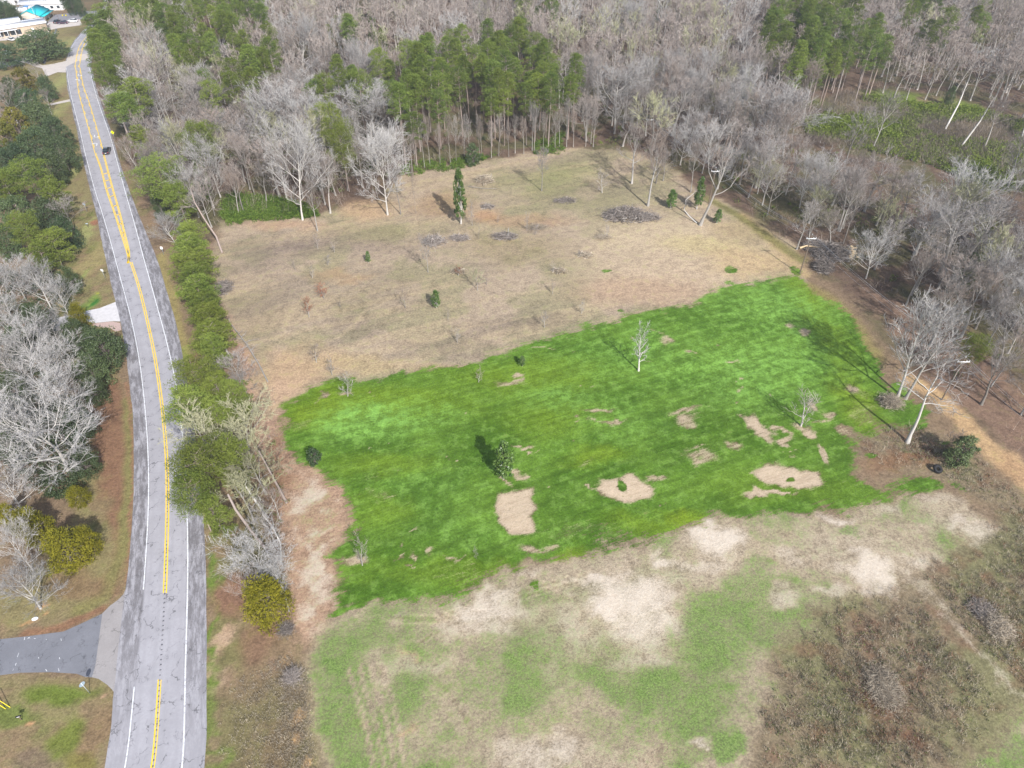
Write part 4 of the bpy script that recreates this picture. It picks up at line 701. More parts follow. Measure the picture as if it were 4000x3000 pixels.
# ---- tree row right of the highway
ROW = [('rowpine0',735,930,120,10,'pine at the top end of the roadside row'),('rowpine1',745,985,122,10,'second pine from the top of the roadside row'),('rowpine2',752,1040,125,10.5,'third pine from the top of the roadside row'),('rowpine0',762,1095,125,10.5,'fourth pine from the top of the roadside row'),('rowpine1',778,1150,130,10.5,'fifth pine from the top of the roadside row'),('rowpine2',795,1205,135,11,'sixth pine from the top of the roadside row, widest of its part'),('rowpine0',812,1262,135,11,'seventh pine from the top, above a leaning dead trunk'),('rowpine1',828,1318,125,11,'eighth pine from the top of the roadside row'),('rowpine2',840,1372,115,10,'ninth pine from the top, last of the dense row'),('bigpine0',775,1490,160,12,'broad yellow green pine over the road shoulder'),('rowpine0',760,1590,170,12,'pine whose limb reaches over the white road line'),('rowpine1',850,1520,120,11,'pine behind the broad yellow green one'),('rowpine2',840,1620,140,11,'pine in the middle of the mixed roadside clump'),('rowpine0',925,1560,100,9,'sparse pine at the field side of the clump'),('olive0',800,1720,200,11,'olive budding tree between the pines by the road'),('olive1',930,1660,190,11,'pale budding tree with white limbs at the field side'),('bigpine1',790,1860,190,14,'great yellow green pine hanging over the right lane'),('bigpine0',770,1960,170,13,'lowest spreading part of the pine clump above the shoulder'),('rowpine1',905,1810,110,12,'slim pine top beside the white limbed tree'),('rowpine2',850,2020,120,11,'yellow green pine at the bottom of the clump'),('olive1',1000,1830,170,11,'grey green tangled tree at the field edge'),('olive0',960,1950,150,10,'tangled tree over the leaning trunks'),('olive1',930,1750,150,11,'budding tree behind the great pine'),('olive0',760,1800,120,10,'grey budding branches reaching over the road line'),('bare3',920,1440,160,9,'bare grey tree between pine row and pink strip'),('bare6',960,1500,110,7,'low bare tree beside the fallen trunk'),('bare0',1050,2050,120,9,'slim bare tree above the golden cedar'),('bare3',1080,1960,80,8,'bare tree at the pink strip'),('white2',1000,2180,190,9,'white leafless tree leaning over the golden cedar'),('white0',1090,2240,110,7,'small white leafless tree beside the golden cedar'),('bare6',960,2290,130,6,'low bare branches left of the golden cedar'),('cedar0',1040,2330,172,8,'golden green cedar at the bottom end of the roadside trees')]
for pn, cx, cy, wp, h, lb in ROW:
    jit = rng.uniform(.78, 1.18); cx += rng.uniform(-9, 9); h *= jit if 'row' in pn else 1; wp *= rng.uniform(1.0, 1.35)
    crown(pn, cx, cy, wp, h, lb, 'trees in the row right of the highway', .6)
FRONTL = [('bigpine0',790,590,150,19,'pine with a bright top above the forest edge by the road'),('rowpine1',560,560,90,13,'small pine beside the yellow warning sign'),('bigpine1',640,720,230,15,'wide ragged pine at the start of the roadside row'),('bigpine0',1290,520,150,19,'tall bright pine at the forest edge left of the white crowned tree'),('bigpine1',1340,600,120,19,'broad pine with bare trunks at the field edge'),('rowpine2',700,780,130,12,'dark pine above the dense roadside row'),('white1',690,560,150,15,'white crown between bright pines near the road'),('white0',560,440,200,15,'feathery white tree leaning towards the highway'),('white2',470,420,150,14,'pale feathery tree beside the right lane'),('white1',670,900,130,9,'bare tangled tree beside the white sign'),('white2',620,640,120,12,'pale tree behind the yellow warning sign')]
for pn, cx, cy, wp, h, lb in FRONTL: crown(pn, cx, cy, wp, h, lb, 'trees at the near edge of the roadside wood', .6)
# ---- the wood: scattered, kind chosen by where the crown stands
EDGE = GP([(470,590),(560,760),(640,880),(800,930),(870,870),(1045,840),(1200,835),(1330,808),(1440,770),(1550,680),(1800,630),(2000,600),(2240,570),(2430,575),(2560,630),(2640,650),(2760,720),(2870,790),(2990,870),(3120,960),(3300,1030),(3420,1150),(3560,1330),(3700,1440),(3830,1600),(4050,1790)])
far = np.array([(230, 120), (330, 150), (470, 300), (520, 540), (-330, 560)]); leftside = GP([(330,-60),(455,100),(470,150),(345,250),(355,320),(395,430),(425,500)])
WOOD = np.vstack([EDGE, far, leftside])
def inpoly(px_, py_, poly): return sdist(np.array([px_]), np.array([py_]), poly)[0] > 0
PINES = [([(290,-60),(440,-60),(450,60),(420,100),(520,300),(600,370),(520,430),(420,420),(340,330),(300,150)], 1.), ([(450,-60),(1000,-60),(1080,260),(1000,340),(800,330),(700,240),(600,120),(520,90)], .66), ([(1620,520),(1560,440),(1450,300),(1560,200),(1700,230),(1790,140),(2060,110),(2170,240),(2290,290),(2250,350),(2100,430),(1990,450),(1800,470),(1700,530)], 1.), ([(1215,380),(1220,320),(1300,270),(1460,320),(1470,380),(1300,410)], 1.), ([(2990,300),(2990,80),(3130,-10),(3360,20),(3450,110),(3480,210),(3290,240),(3200,290)], .74), ([(2020,-60),(2160,-60),(2160,60),(2040,60)], .7), ([(1300,130),(1420,60),(1480,180),(1330,230)], .35), ([(3450,0),(3860,0),(3860,140),(3450,140)], .22), ([(900,300),(1080,200),(1100,330),(960,380)], .4), ([(700,380),(1000,330),(1000,440),(720,460)], .15)]
CLR = [(3150,560),(3150,440),(3300,360),(3500,400),(3800,420),(4100,500),(4200,760),(3850,740),(3650,650),(3400,590)]
cell = 6.7; cand = []
for cx in np.arange(-330, 520, cell):
    for cy in np.arange(95, 560, cell):
        x = cx + rng.uniform(-.42, .42) * cell; y = cy + rng.uniform(-.42, .42) * cell; cand.append((x, y))
cand = np.array(cand); sd = sdist(cand[:, 0], cand[:, 1], WOOD); cand = cand[sd > 0]; sd = sd[sd > 0]
road_d = cand[:, 0] - np.interp(cand[:, 1], YS, EDX['re']); ok = road_d > 4.5; cand = cand[ok]; sd = sd[ok]
pu, pv = proj(cand[:, 0], cand[:, 1], 16.); ok = (pu > -250) & (pu < 4300) & (pv > -330); cand = cand[ok]; sd = sd[ok]; pu = pu[ok]; pv = pv[ok]
bu, bv = proj(cand[:, 0], cand[:, 1], 0.); kinds = []
for i in range(len(cand)):
    kd = 'bare'; u, v = pu[i], pv[i]
    for poly, pr in PINES:
        if inpoly(u, v, np.array(poly, float)):
            if rng.random() < pr: kd = 'pine'
            break
    if kd == 'bare' and (inpoly(u, v, np.array(CLR, float)) or inpoly(bu[i], bv[i], np.array(CLR, float))): kd = 'none' if rng.random() < .96 else 'bare'
    if kd == 'bare' and rng.random() < .035: kd = 'green'
    if kd == 'bare' and inpoly(u, v, np.array([(3380,1000),(3560,900),(4000,1100),(4100,1700),(3700,1500)], float)) and rng.random() < .22: kd = 'none'
    if kd == 'bare' and rng.random() < .15: kd = 'none'
    if kd == 'pine' and rng.random() < .12: kd = 'none'
    kinds.append(kd)
kinds = np.array(kinds); dist = np.hypot(cand[:, 0], cand[:, 1]); order = np.argsort(dist)
def zone(u, v, kd):
    if kd == 'pine':
        if u > 2900: return 'dark pine in the stand at the upper right of the wood', 'pines in the upper right stand'
        if u < 620 and v < 460: return 'tall dark pine close beside the far end of the highway', 'pines beside the far highway'
        if u < 1150: return 'dark pine mixed among grey trees in the upper left wood', 'pines scattered in the upper left wood'
        return 'tall straight pine in the dense stand above the fallow field', 'pines in the stand above the field'
    if u > 3100: return 'leafless grey tree in the wood right of the power line', 'bare trees right of the power line'
    if u < 1600: return 'leafless grey tree in the wood between highway and pine stand', 'bare trees between highway and pines'
    return 'leafless grey tree in the wood behind the fallow field and pine stand', 'bare trees behind the field'
ntall = npine = 0; rest = []
for i in order:
    kd = kinds[i]
    if kd == 'none': continue
    x, y = cand[i]; edge = sm(sd[i], 0, 25); lb, gr = zone(pu[i], pv[i], kd)
    if kd == 'green':
        if dist[i] > 380: continue
        put(('oak0', 'oak1', 'greenpine', 'bigpine0')[rng.integers(4)], x, y, rng.uniform(7, 13), rng.uniform(4, 7), 'dark evergreen standing alone among leafless grey trees in the wood', 'evergreens scattered in the leafless wood', cat='tree'); continue
    if kd == 'pine':
        if npine >= 298: rest.append((i, 1)); continue
        npine += 1; h = rng.uniform(16.5, 26) * (1 if pu[i] > 620 else .85); put(var('pine', 4), x, y, h, rng.uniform(6., 8.8) * (1.3 if gr.startswith('pines beside') else 1), lb, gr)
    else:
        if ntall >= 255: rest.append((i, 0)); continue
        ntall += 1; h = rng.uniform(12, 18) * (.72 + .28 * edge) + 2; r_ = rng.random()
        pn = var('white', 3) if r_ < .16 else var('olive', 2) if r_ < .24 else var('bare', 7)
        o = put(pn, x, y, h, rng.uniform(7.5, 13.5) * (.75 + .25 * edge), lb, gr)
        o.rotation_euler[0] = rng.normal(0, .05); o.rotation_euler[1] = rng.normal(0, .05)
print('pines', npine, 'bare', ntall, 'rest', len(rest))
# the rest of the leafless wood, beyond counting: one object
def pack(name, items, mats, label, cat, minc=0):
    """items: (V, F, material index, tint) -> ONE mesh object"""
    Vs, Fs, Ms, Ts, n = [], {3: [], 4: []}, {3: [], 4: []}, {3: [], 4: []}, 0
    for V, fl_, mi in items:
        for F, T_ in fl_:
            k = F.shape[1]; Fs[k].append(F + n); Ms[k].append(np.full(len(F), mi, np.int32)); Ts[k].append(T_)
        Vs.append(V); n += len(V)
    ks = [k for k in (3, 4) if Fs[k]]
    me = mesh(name, np.concatenate(Vs), [np.concatenate(Fs[k]) for k in ks], None, np.concatenate([np.concatenate(Ts[k]) for k in ks]))
    for m_ in mats: me.materials.append(m_)
    me.polygons.foreach_set('material_index', np.concatenate([np.concatenate(Ms[k]) for k in ks]))
    o = link(name, me); tag(o, label, cat, kind='stuff'); return o
def parts(mb):
    V = np.concatenate(mb.V); out_ = []
    if mb.F3: out_.append((np.concatenate(mb.F3), np.concatenate(mb.T3)))
    if mb.F4: out_.append((np.concatenate(mb.F4), np.concatenate(mb.T4)))
    return V, out_
lowb = [[parts(a) for a in bare_tree(19, [8, 9, 7, 10, 8][i], 300 + i, first=.4, nl=8, ns=5, nt=5, nw=6, tw=.062, fine=False, up=.13)] for i in range(5)]
lowp = [[parts(a) for a in pine(23, 7, 320 + i, base=.5, n=24, per=40, s=.5)] for i in range(3)]
def xf(V, x, y, rz, sx, sz):
    c, s_ = math.cos(rz), math.sin(rz); return np.c_[(V[:, 0] * c - V[:, 1] * s_) * sx + x, (V[:, 0] * s_ + V[:, 1] * c) * sx + y, V[:, 2] * sz]
itB, itP = [], []
for i, isp in rest:
    x, y = cand[i]; pr = lowp[rng.integers(3)] if isp else lowb[rng.integers(5)]; rz = rng.uniform(0, 6.28); s_ = rng.uniform(.85, 1.5); z_ = rng.uniform(.7, 1.1)
    tone = rng.uniform(-.35, .35)
    for j, (V, fl_) in enumerate(pr):
        cidx = j if isp else (j if j == 0 else (1 if rng.random() < .8 else (2 if rng.random() < .5 else 3)))
        (itP if isp else itB).append((xf(V, x, y, rz, s_, z_), [(F, np.clip(T_ + (tone if j else 0), 0, 1)) for F, T_ in fl_], cidx))
if itB: pack('far_leafless_wood', itB, [M['bark'], M['twig'], M['twig_white'], M['twig_olive']], 'mass of grey leafless trees filling the far wood', 'woodland')
if itP: pack('far_pine_wood', itP, [M['bark_pine'], M['pine']], 'mass of dark pines in the farthest wood', 'woodland')
# ---- particular trees with a shape of their own
def custom(name, TK, mt, mk_, bx, by, label, cat='tree', group=None, rot=None, crown_name='crown'):
    p = P(bx, by); o = thing(name, label, cat, (p[0], p[1], gz(p[0], p[1])), 0, group); TK[0].build('trunk', mt, o, True); TK[1].build(crown_name, mk_, o)
    if rot: o.rotation_euler = rot
    return o
custom('dead_tree', bare_tree(11.3, 3.0, 401, first=.28, nl=16, ns=4, nt=3, nw=3, up=.1, lean=(-.02, 0), tw=.04, thick=1.2), M['bark_white'], M['twig_white'], 2495, 1445, 'tall dead white tree standing alone in the green crop')
custom('forked_tree', bare_tree(24, 17, 402, first=.5, nl=5, ns=4, nt=4, nw=5, up=.16, lean=(.12, 0), tw=.05, thick=1.3, wob=.2), M['bark_white'], M['twig'], 2735, 878, 'big forked white sycamore at the right edge of the fallow field')
custom('bare_tree', bare_tree(21, 13, 403, first=.33, nl=12, ns=9, nt=6, nw=8, up=.13, lean=(-.10, 0), tw=.045, thick=1.0), M['bark_white'], M['twig_white'], 3508, 1548, 'large white leafless tree with a bushy base beside the crop')
custom('bare_tree', bare_tree(21, 11, 404, first=.4, nl=10, ns=8, nt=6, nw=8, up=.15, lean=(.05, .06), tw=.045), M['bark'], M['twig_white'], 3540, 1552, 'grey forked leafless tree right behind the large white one')
custom('dead_tree', bare_tree(19, 8, 405, first=.6, nl=9, ns=6, nt=4, nw=6, up=-.10, lean=(.03, 0), tw=.045, thick=1.35, wob=.25), M['bark_white'], M['twig_white'], 3547, 1726, 'stout dead tree with drooping twigs beside the dirt track')
custom('bare_tree', bare_tree(5, 4, 406, first=.4, nl=6, ns=4, nt=4, nw=8, up=.05, lean=(.2, .1), tw=.03, thick=1.), M['bark_dark'], M['twig'], 3700, 1780, 'thin dark leaning tree behind the glossy bush')
mbb = round_tree(6, 6.2, 407, 60, 90, .15, base=.05, rz=.8); pb = P(3735, 1800); ob = thing('evergreen_bush', 'dense glossy dark bush leaning beside the dirt track', 'bush', (pb[0], pb[1], gz(pb[0], pb[1])), RAD(25)); mbb[0].build('trunk', M['bark_dark'], ob, True); mbb[1].build('crown', M['oak'], ob); ob.scale = (1.15, .75, 1)
for bx, by, tx, ty, h, lb in [(3692,505,3780,320,13,'white broken snag standing in the green clearing'),(3750,578,3885,380,15,'thin grey snag at the right of the clearing'),(3648,272,3700,160,12,'pale snag above the clearing among grey trees'),(3990,540,4060,300,15,'grey snag at the right picture edge')]:
    b_ = P(bx, by); e_ = P(tx, ty, h); mid = (np.r_[b_, 0] * .45 + np.r_[e_, h] * .55) + [.5, 0, -.2]; o = thing('dead_snag', lb, 'dead tree', (b_[0], b_[1], 0)); B0 = np.r_[b_, 0]
    mb = MB(); mb.tube(np.array([B0, mid, np.r_[e_, h]]) - B0, [.32, .24, .08], 6); mb.build('trunk', M['bark_white'], o, True)
    mb = MB(); mid2 = mid - B0
    for k in range(7): d_ = unit(np.array([rng.normal(), rng.normal(), 1.2])); s0 = mid2 + (np.r_[e_, h] - B0 - mid2) * rng.uniform(.1, .95); mb.tube([s0, s0 + d_ * .9, s0 + d_ * rng.uniform(1.4, 2.8) + [0, 0, .3]], [.07, .05, .02], 4)
    mb.build('branch', M['bark_white'], o)
def trunkline(name, pts, r0, r1, mat, label, cat='log', tw=0):
    """leaning or lying trunk through (px, py, z) points"""
    A = np.array([[*P(a, b_, z), z] for a, b_, z in pts]); o = thing(name, label, cat, tuple(A[0])); mb = MB(); mb.tube(A - A[0], np.linspace(r0, r1, len(A)), 7, .6); mb.build('trunk', mat, o, True)
    if tw:
        mb = MB()
        for k in range(tw):
            u = rng.uniform(.4, 1) * (len(A) - 1); i = min(int(u), len(A) - 2); s0 = A[i] + (A[i + 1] - A[i]) * (u - i) - A[0]; d_ = unit(A[i + 1] - A[i]); d2 = unit(d_ + rng.normal(0, .7, 3) + [0, 0, .25]); c_ = curve(s0, d2, rng.uniform(1., 3.), 3, .05, .25); mb.tube(c_, [.06, .045, .03, .015], 3, .6, False)
            n_ = 10; Pt = c_[rng.integers(0, 4, n_)]; twigs(mb, Pt, unit(rng.normal(0, 1, (n_, 3)) + d2), rng.uniform(.3, 1., n_), .04, .7)
        mb.build('twigs', M['twig_white'], o)
trunkline('leaning_trunk', [(868,988,0),(845,925,2.5),(795,850,6),(760,790,9),(745,735,11)], .28, .1, M['bark_pine'], 'curved leaning dead pine trunk at the top corner of the fallow field', tw=5)
trunkline('fallen_tree', [(1046,1492,.3),(1010,1420,.6),(960,1340,1.0),(900,1262,2.2)], .15, .07, M['bark'], 'fallen white trunk between the roadside pines and the pink soil', tw=14)
trunkline('leaning_trunk', [(905,1408,0),(870,1340,3.2),(830,1290,6.5)], .24, .14, M['bark'], 'straight bare trunk poking out below the dense pine row')
trunkline('leaning_trunk', [(1045,2150,0),(985,2080,4),(920,1990,8),(890,1930,10)], .26, .16, M['bark_pine'], 'long pinkish pine trunk leaning below the great pine')
trunkline('leaning_trunk', [(1120,1965,0),(1080,1890,3.5),(1010,1760,8)], .26, .14, M['bark_pine'], 'dark leaning trunk at the pink strip edge')
trunkline('leaning_trunk', [(1098,2200,0),(1095,2120,2.6),(1060,2050,5.5),(1025,2010,7.5)], .17, .08, M['bark_white'], 'curved white trunk above the golden cedar', tw=16)
trunkline('leaning_trunk', [(1045,2020,3),(1000,1960,6),(960,1900,8)], .2, .13, M['bark_white'], 'thick white limb crossing the tangled trees', tw=6)
trunkline('leaning_trunk', [(1130,2390,0),(1110,2310,2.2),(1075,2240,5)], .1, .06, M['bark_white'], 'thin white stem right of the golden cedar', tw=8)
trunkline('bent_sapling', [(2722,872,0),(2690,842,1),(2672,820,2.2),(2680,780,5),(2722,745,8)], .17, .07, M['bark_white'], 'curved white dead sapling at the foot of the forked tree', tw=5)
trunkline('fallen_tree', [(3125,968,.3),(3150,960,.8),(3210,968,.8)], .28, .2, M['wood_cut'], 'pale curved log on top of the slope beside the pole')
# ---- brush heaps
def heap(cx, cy, wpx, hm, n, label, mat='log', rz=0., asp=.45, logs=0, L=(1.2, 3.4), r=(.03, .09), name='brush_pile'):
    p = P(cx, cy); wd_ = wpx * depth(cy) / FOC; o = thing(name, label, 'brush pile', (p[0], p[1], gz(p[0], p[1])), rz); mb = MB()
    n = int(n * 1.15) + 70
    for k in range(n):
        a = rng.uniform(0, 6.28); u = math.sqrt(rng.uniform(0, 1)); x = math.cos(a) * u * wd_ * .42; y = math.sin(a) * u * wd_ / 2 * asp; z = rng.uniform(.0, 1) * hm * (1 - u ** 2) + .08
        d_ = unit(np.array([rng.normal(), rng.normal() * .7, rng.normal() * .25])); c_ = curve(np.array([x, y, z]) - d_ * 1.2, d_, rng.uniform(*L), 3, -.02, .18); rr = rng.uniform(*r); c_[:, 2] = np.maximum(c_[:, 2], .03)
        mb.tube(c_, np.linspace(rr, rr * .4, 4), 4, rng.uniform(0, 1), False)
    n2 = n * 9; Pt = np.c_[rng.normal(0, wd_ * .24, n2), rng.normal(0, wd_ * .24 * asp, n2), rng.uniform(.1, hm * .8, n2)]; twigs(mb, Pt, rng.normal(0, 1, (n2, 3)) * [1, 1, .4], rng.uniform(.3, 1., n2), .035, rng.uniform(0, 1, n2))
    mb.build('branches', M[mat], o)
    if logs:
        mb = MB()
        for k in range(logs):
            a = rng.uniform(0, 6.28); x = math.cos(a) * wd_ * .42; y = math.sin(a) * wd_ * .42 * asp; d_ = unit(rng.normal(0, 1, 3) * [1, .8, .3]); c_ = curve((x * .75, y * .75, hm * .3), d_, rng.uniform(1.2, 2.8), 3, 0, .2); c_[:, 2] = np.maximum(c_[:, 2], .1); mb.tube(c_, np.linspace(.16, .07, 4), 6, .5)
        mb.build('logs', M['bark'], o)
    return o
heap(2445, 850, 210, 3.2, 420, 'largest brush pile, grey limbs heaped on the fallow field', logs=12, r=(.04, .12))
heap(2530, 855, 100, 1.6, 130, 'limbs at the right end of the largest brush pile', logs=4)
heap(1893, 710, 66, 2.6, 110, 'tall brown brush heap with a log in front in the upper field', 'dry', logs=2)
trunkline('log', [(1830,728,.3),(1880,735,.3),(1938,737,.3)], .08, .06, M['bark'], 'thin log lying before the brown brush heap')
heap(1700, 945, 100, 1.5, 90, 'grey brush pile with orange cut ends in the fallow field', logs=3, asp=.7)
heap(1795, 932, 70, .9, 90, 'low twig heap right of the cut brush pile')
heap(1975, 925, 100, 1.1, 80, 'wide low heap of grey branches in the fallow field', logs=3)
heap(2095, 890, 100, .9, 90, 'reddish brown low brush in the fallow field', 'dry', L=(.6, 1.6), r=(.015, .03))
heap(2355, 930, 64, .9, 70, 'small reddish bush heap below the largest pile', 'dry', L=(.6, 1.4), r=(.015, .03))
heap(2205, 785, 90, .7, 50, 'faint twig heap on the orange soil', L=(.8, 2.))
heap(1905, 808, 40, .8, 30, 'small grey twig heap near the slim leafy tree')
heap(1790, 1060, 50, .9, 40, 'small russet brush tangle in the middle of the field', 'dry', L=(.6, 1.6))
heap(2285, 1000, 50, .8, 40, 'dark low brush among thin stems', 'dry', L=(.5, 1.4))
heap(2185, 1060, 40, .9, 40, 'dark low bush beside a bare sapling', 'dry', L=(.5, 1.4))
heap(3480, 1570, 90, 1.8, 240, 'tan root mound and dry brush at the foot of the large white tree', 'dry', asp=.8, L=(.8, 2.2), r=(.02, .05))
heap(3190, 965, 100, 2.6, 260, 'dark twiggy top end of the log pile', 'log')
o = heap(3250, 1000, 150, 3.8, 620, 'dark heap of cut trees with pale sawn ends', 'log', logs=6, r=(.04, .12)); mb = MB()
for k in range(70):
    c_ = np.array([4.3 + rng.normal(0, .22), rng.normal(0, 1.0), rng.uniform(.3, 2.9)]); mb.tube([c_, c_ + [rng.uniform(.4, .8), -.2, rng.normal(0, .12)]], rng.uniform(.1, .22), 7, .5)
mb.build('sawn_ends', M['wood_cut'], o)
heap(3215, 1048, 66, 3.0, 260, 'steep heap of roots and limbs before the log pile', 'log', asp=.9, logs=7)
heap(3830, 2385, 90, .6, 160, 'ring of dark charred brush in the weeds', 'log', asp=.9, L=(.5, 1.3), r=(.02, .05))
heap(3450, 2690, 130, 1.3, 420, 'reddish brown mound of dead brambles in the weedy corner', 'dry', asp=1.3, L=(.5, 1.8), r=(.015, .035))
heap(3900, 2460, 90, 1.2, 240, 'reddish thicket right of the charred ring', 'dry', asp=1.2, L=(.5, 1.6), r=(.015, .035))
heap(1118, 2462, 44, .7, 80, 'grey cut stump ringed with twigs below the golden cedar', 'log', asp=1, L=(.3, 1.), r=(.01, .03), name='stump')
heap(1142, 2645, 50, .9, 120, 'dark twiggy bush in the roadside fence line', 'log', asp=1.1, L=(.4, 1.2), r=(.01, .03))
heap(875, 1130, 60, 2.0, 120, 'dark leafless thicket behind the dense pine row', 'log', asp=1.4)
# ---- tractor tyre
p = P(3657, 1836); o = thing('tractor_tyre', 'large dark tractor tyre lying by the glossy bush', 'tyre', (p[0], p[1], gz(p[0], p[1]) + .05), RAD(20)); mb = MB(); a_ = np.arange(25) * 2 * math.pi / 24
for zz, R1, R2 in ((.28, .56, .24),):
    ring = np.array([[math.cos(x) * R1, math.sin(x) * R1, .34] for x in a_]); mb.tube(ring, .26, 10, .5, False)
for x in a_[:-1]: mb.box((math.cos(x) * .8, math.sin(x) * .8, .34), (.12, .07, .46), x + .35)
o2 = mb.build('tyre', M['rubber'], o, True); o2.rotation_euler = (RAD(24), 0, 0); o2.location = (0, 0, .22)
# ---- undergrowth, weeds, clearing: nobody could count these
def scatter(n, poly_px, keep=1., edge=0.):
    g_ = GP(poly_px) if not isinstance(poly_px, np.ndarray) else poly_px; lo, hi = g_.min(0), g_.max(0); pts = np.c_[rng.uniform(lo[0], hi[0], n), rng.uniform(lo[1], hi[1], n)]; return pts[sdist(pts[:, 0], pts[:, 1], g_) > 0]
def stems(pts, hgt, wid, per, w):
    n = len(pts); b_ = np.repeat(np.c_[pts, hz(pts[:, 0], pts[:, 1])], per, 0); h_ = np.repeat(hgt, per); b_[:, :2] += rng.normal(0, 1, (n * per, 2)) * wid; D = np.c_[rng.normal(0, .45, (n * per, 2)), np.ones(n * per)]
    b_[:, 2] += rng.uniform(0, .5, n * per) * h_; mb = MB(); twigs(mb, b_, D, h_ * rng.uniform(.3, .9, n * per), w, np.clip(np.repeat(rng.uniform(0, .7, n) + (fbm(pts[:, 0], pts[:, 1], .15, 66) - .35) * .8, per) + rng.normal(0, .25, n * per), 0, 1)); return mb
def leafy(pts, r, per, s):
    n = len(pts); c = np.repeat(np.c_[pts, hz(pts[:, 0], pts[:, 1]) + r * .5], per, 0); rr = np.repeat(r, per)[:, None]; c = c + unit(rng.normal(0, 1, c.shape)) * rr * rng.uniform(.4, 1, (len(c), 1)) * [1, 1, .8]; c[:, 2] = np.maximum(c[:, 2], .05)
    mb = MB(); leaves(mb, c, s * rng.uniform(.6, 1.4, len(c)), np.clip(np.repeat(rng.uniform(0, 1, n), per) + rng.normal(0, .15, len(c)), 0, 1)); return mb
def stuff(name, mbs, mats, label, cat): return pack(name, [(*(lambda q_: (q_[0], q_[1]))(parts(mb)), i) for i, mb in enumerate(mbs)], mats, label, cat)
allp = scatter(26000, WOOD); ud = sdist(allp[:, 0], allp[:, 1], WOOD); keepm = (ud < 45) | (rng.random(len(allp)) < .3); allp = allp[keepm]; au, av = proj(allp[:, 0], allp[:, 1]); kk = (au > -100) & (au < 4150) & (av > -150) & (allp[:, 0] - np.interp(allp[:, 1], YS, EDX['re']) > 3) & ~((ud[keepm] > 0) & (sdist(au, av, np.array([(3350,1180),(3560,1200),(3900,1500),(4000,1800),(3700,1560)], float)) > 0) & (rng.random(len(allp)) < .8)); allp = allp[kk]; au = au[kk]; av = av[kk]
r_ = rng.random(len(allp)); nz_ = fbm(allp[:, 0], allp[:, 1], .06, 77); a1 = allp[r_ < .62]; a2 = allp[(r_ >= .62) & (nz_ > .5)]; a3 = allp[(r_ >= .84) & (nz_ < .5)]
stuff('undergrowth', [stems(a1, rng.uniform(1.5, 6.5, len(a1)), 1.1, 20, .06), leafy(a2, rng.uniform(.6, 1.6, len(a2)), 36, .2), leafy(a3, rng.uniform(.5, 1.3, len(a3)), 30, .18)], [M['dry_grey'], M['shrub'], M['oak']], 'tangled brown and green undergrowth on the forest floor', 'undergrowth')
g1 = np.vstack([scatter(700, [(860,830),(900,760),(1050,770),(1180,800),(1260,850),(1050,862),(900,880)]), scatter(120, [(2080,560),(2200,520),(2200,600),(2090,610)]), scatter(260, [(1560,640),(1800,620),(1950,600),(1800,660),(1570,690)])])
stuff('privet_thicket', [leafy(g1, rng.uniform(.7, 1.7, len(g1)), 70, .17)], [M['shrub']], 'bright green privet thicket along the forest edge', 'thicket')
c0 = scatter(14000, CLR); cu, cv = proj(c0[:, 0], c0[:, 1]); nzc = fbm(c0[:, 0], c0[:, 1], .05, 81); dense = sdist(cu, cv, np.array([(3400,620),(3350,560),(3700,560),(4100,600),(4100,740),(3800,720)], float)) > -25
gA_ = c0[(nzc > .49) | (dense & (rng.random(len(c0)) < .6))][:4200]; gB_ = c0[nzc <= .56][:2600]
stuff('young_pine_thicket', [leafy(gA_, rng.uniform(.7, 1.5, len(gA_)), 34, .24), stems(gB_, rng.uniform(1, 3, len(gB_)), .9, 14, .07)], [M['young'], M['dry_grey']], 'thicket of bright young pines and tan brush in the clearing', 'thicket')
wv = scatter(19000, WEEDS); nzw = fbm(wv[:, 0], wv[:, 1], .12, 91); trk = ldist(wv[:, 0], wv[:, 1], GP([(3560,2260),(3640,2340),(3700,2440),(3760,2520),(3850,2600),(3960,2720)])); wv = wv[trk > 2.0]; nzw = nzw[trk > 2.0]
tk2 = ldist(wv[:, 0], wv[:, 1], GP([(3640,1520),(3760,1640),(3900,1790),(4030,1900)])); nzw = nzw[tk2 > 3]; wv = wv[tk2 > 3]
wed = sdist(wv[:, 0], wv[:, 1], GP(WEEDS)); kw = rng.random(len(wv)) < .15 + .85 * sm(wed + (nzw - .5) * 14, 0, 9); wv = wv[kw]; nzw = nzw[kw]
w1 = wv[(nzw < .5) | (rng.random(len(wv)) < .6)]; w2 = wv[(nzw >= .46) & (rng.random(len(wv)) < .5)]
wl = scatter(2600, [(860,2700),(1120,2560),(1200,2620),(1230,3050),(1050,3050),(860,2950)]); wl = wl[wl[:, 0] > np.interp(wl[:, 1], [P(1180, 3000)[1], P(1100, 2550)[1]], [P(1120, 3000)[0], P(1080, 2550)[0]]) - 9 * rng.random(len(wl)) ** 3]
stuff('dry_weeds', [stems(np.vstack([w1, wl]), np.r_[rng.uniform(.35, 1.05, len(w1)), rng.uniform(.2, .6, len(wl))], .3, 17, .05), leafy(w2, rng.uniform(.15, .4, len(w2)), 12, .07), stems(w1[::9] + .3, rng.uniform(.6, 1.3, len(w1[::9])), .3, 16, .05)], [M['weed'], M['shrub_dull'], M['bramble']], 'dense dry brown weeds with green tufts in the corner', 'weeds')
lw3 = scatter(1100, [(-60,1040),(180,1040),(300,1180),(300,1330),(330,1500),(150,1560),(-60,1600)]); lw = scatter(900, [(0,1600),(150,1560),(330,1560),(340,1800),(300,1960),(200,1950),(0,1800)]); lw2 = scatter(500, [(-50,320),(180,330),(200,600),(180,900),(0,1000)])
stuff('left_thicket', [leafy(np.vstack([lw, lw2, lw3]), rng.uniform(.5, 1.6, len(lw) + len(lw2) + len(lw3)), 44, .16)], [M['oak']], 'dark green thicket under the trees left of the highway', 'thicket')
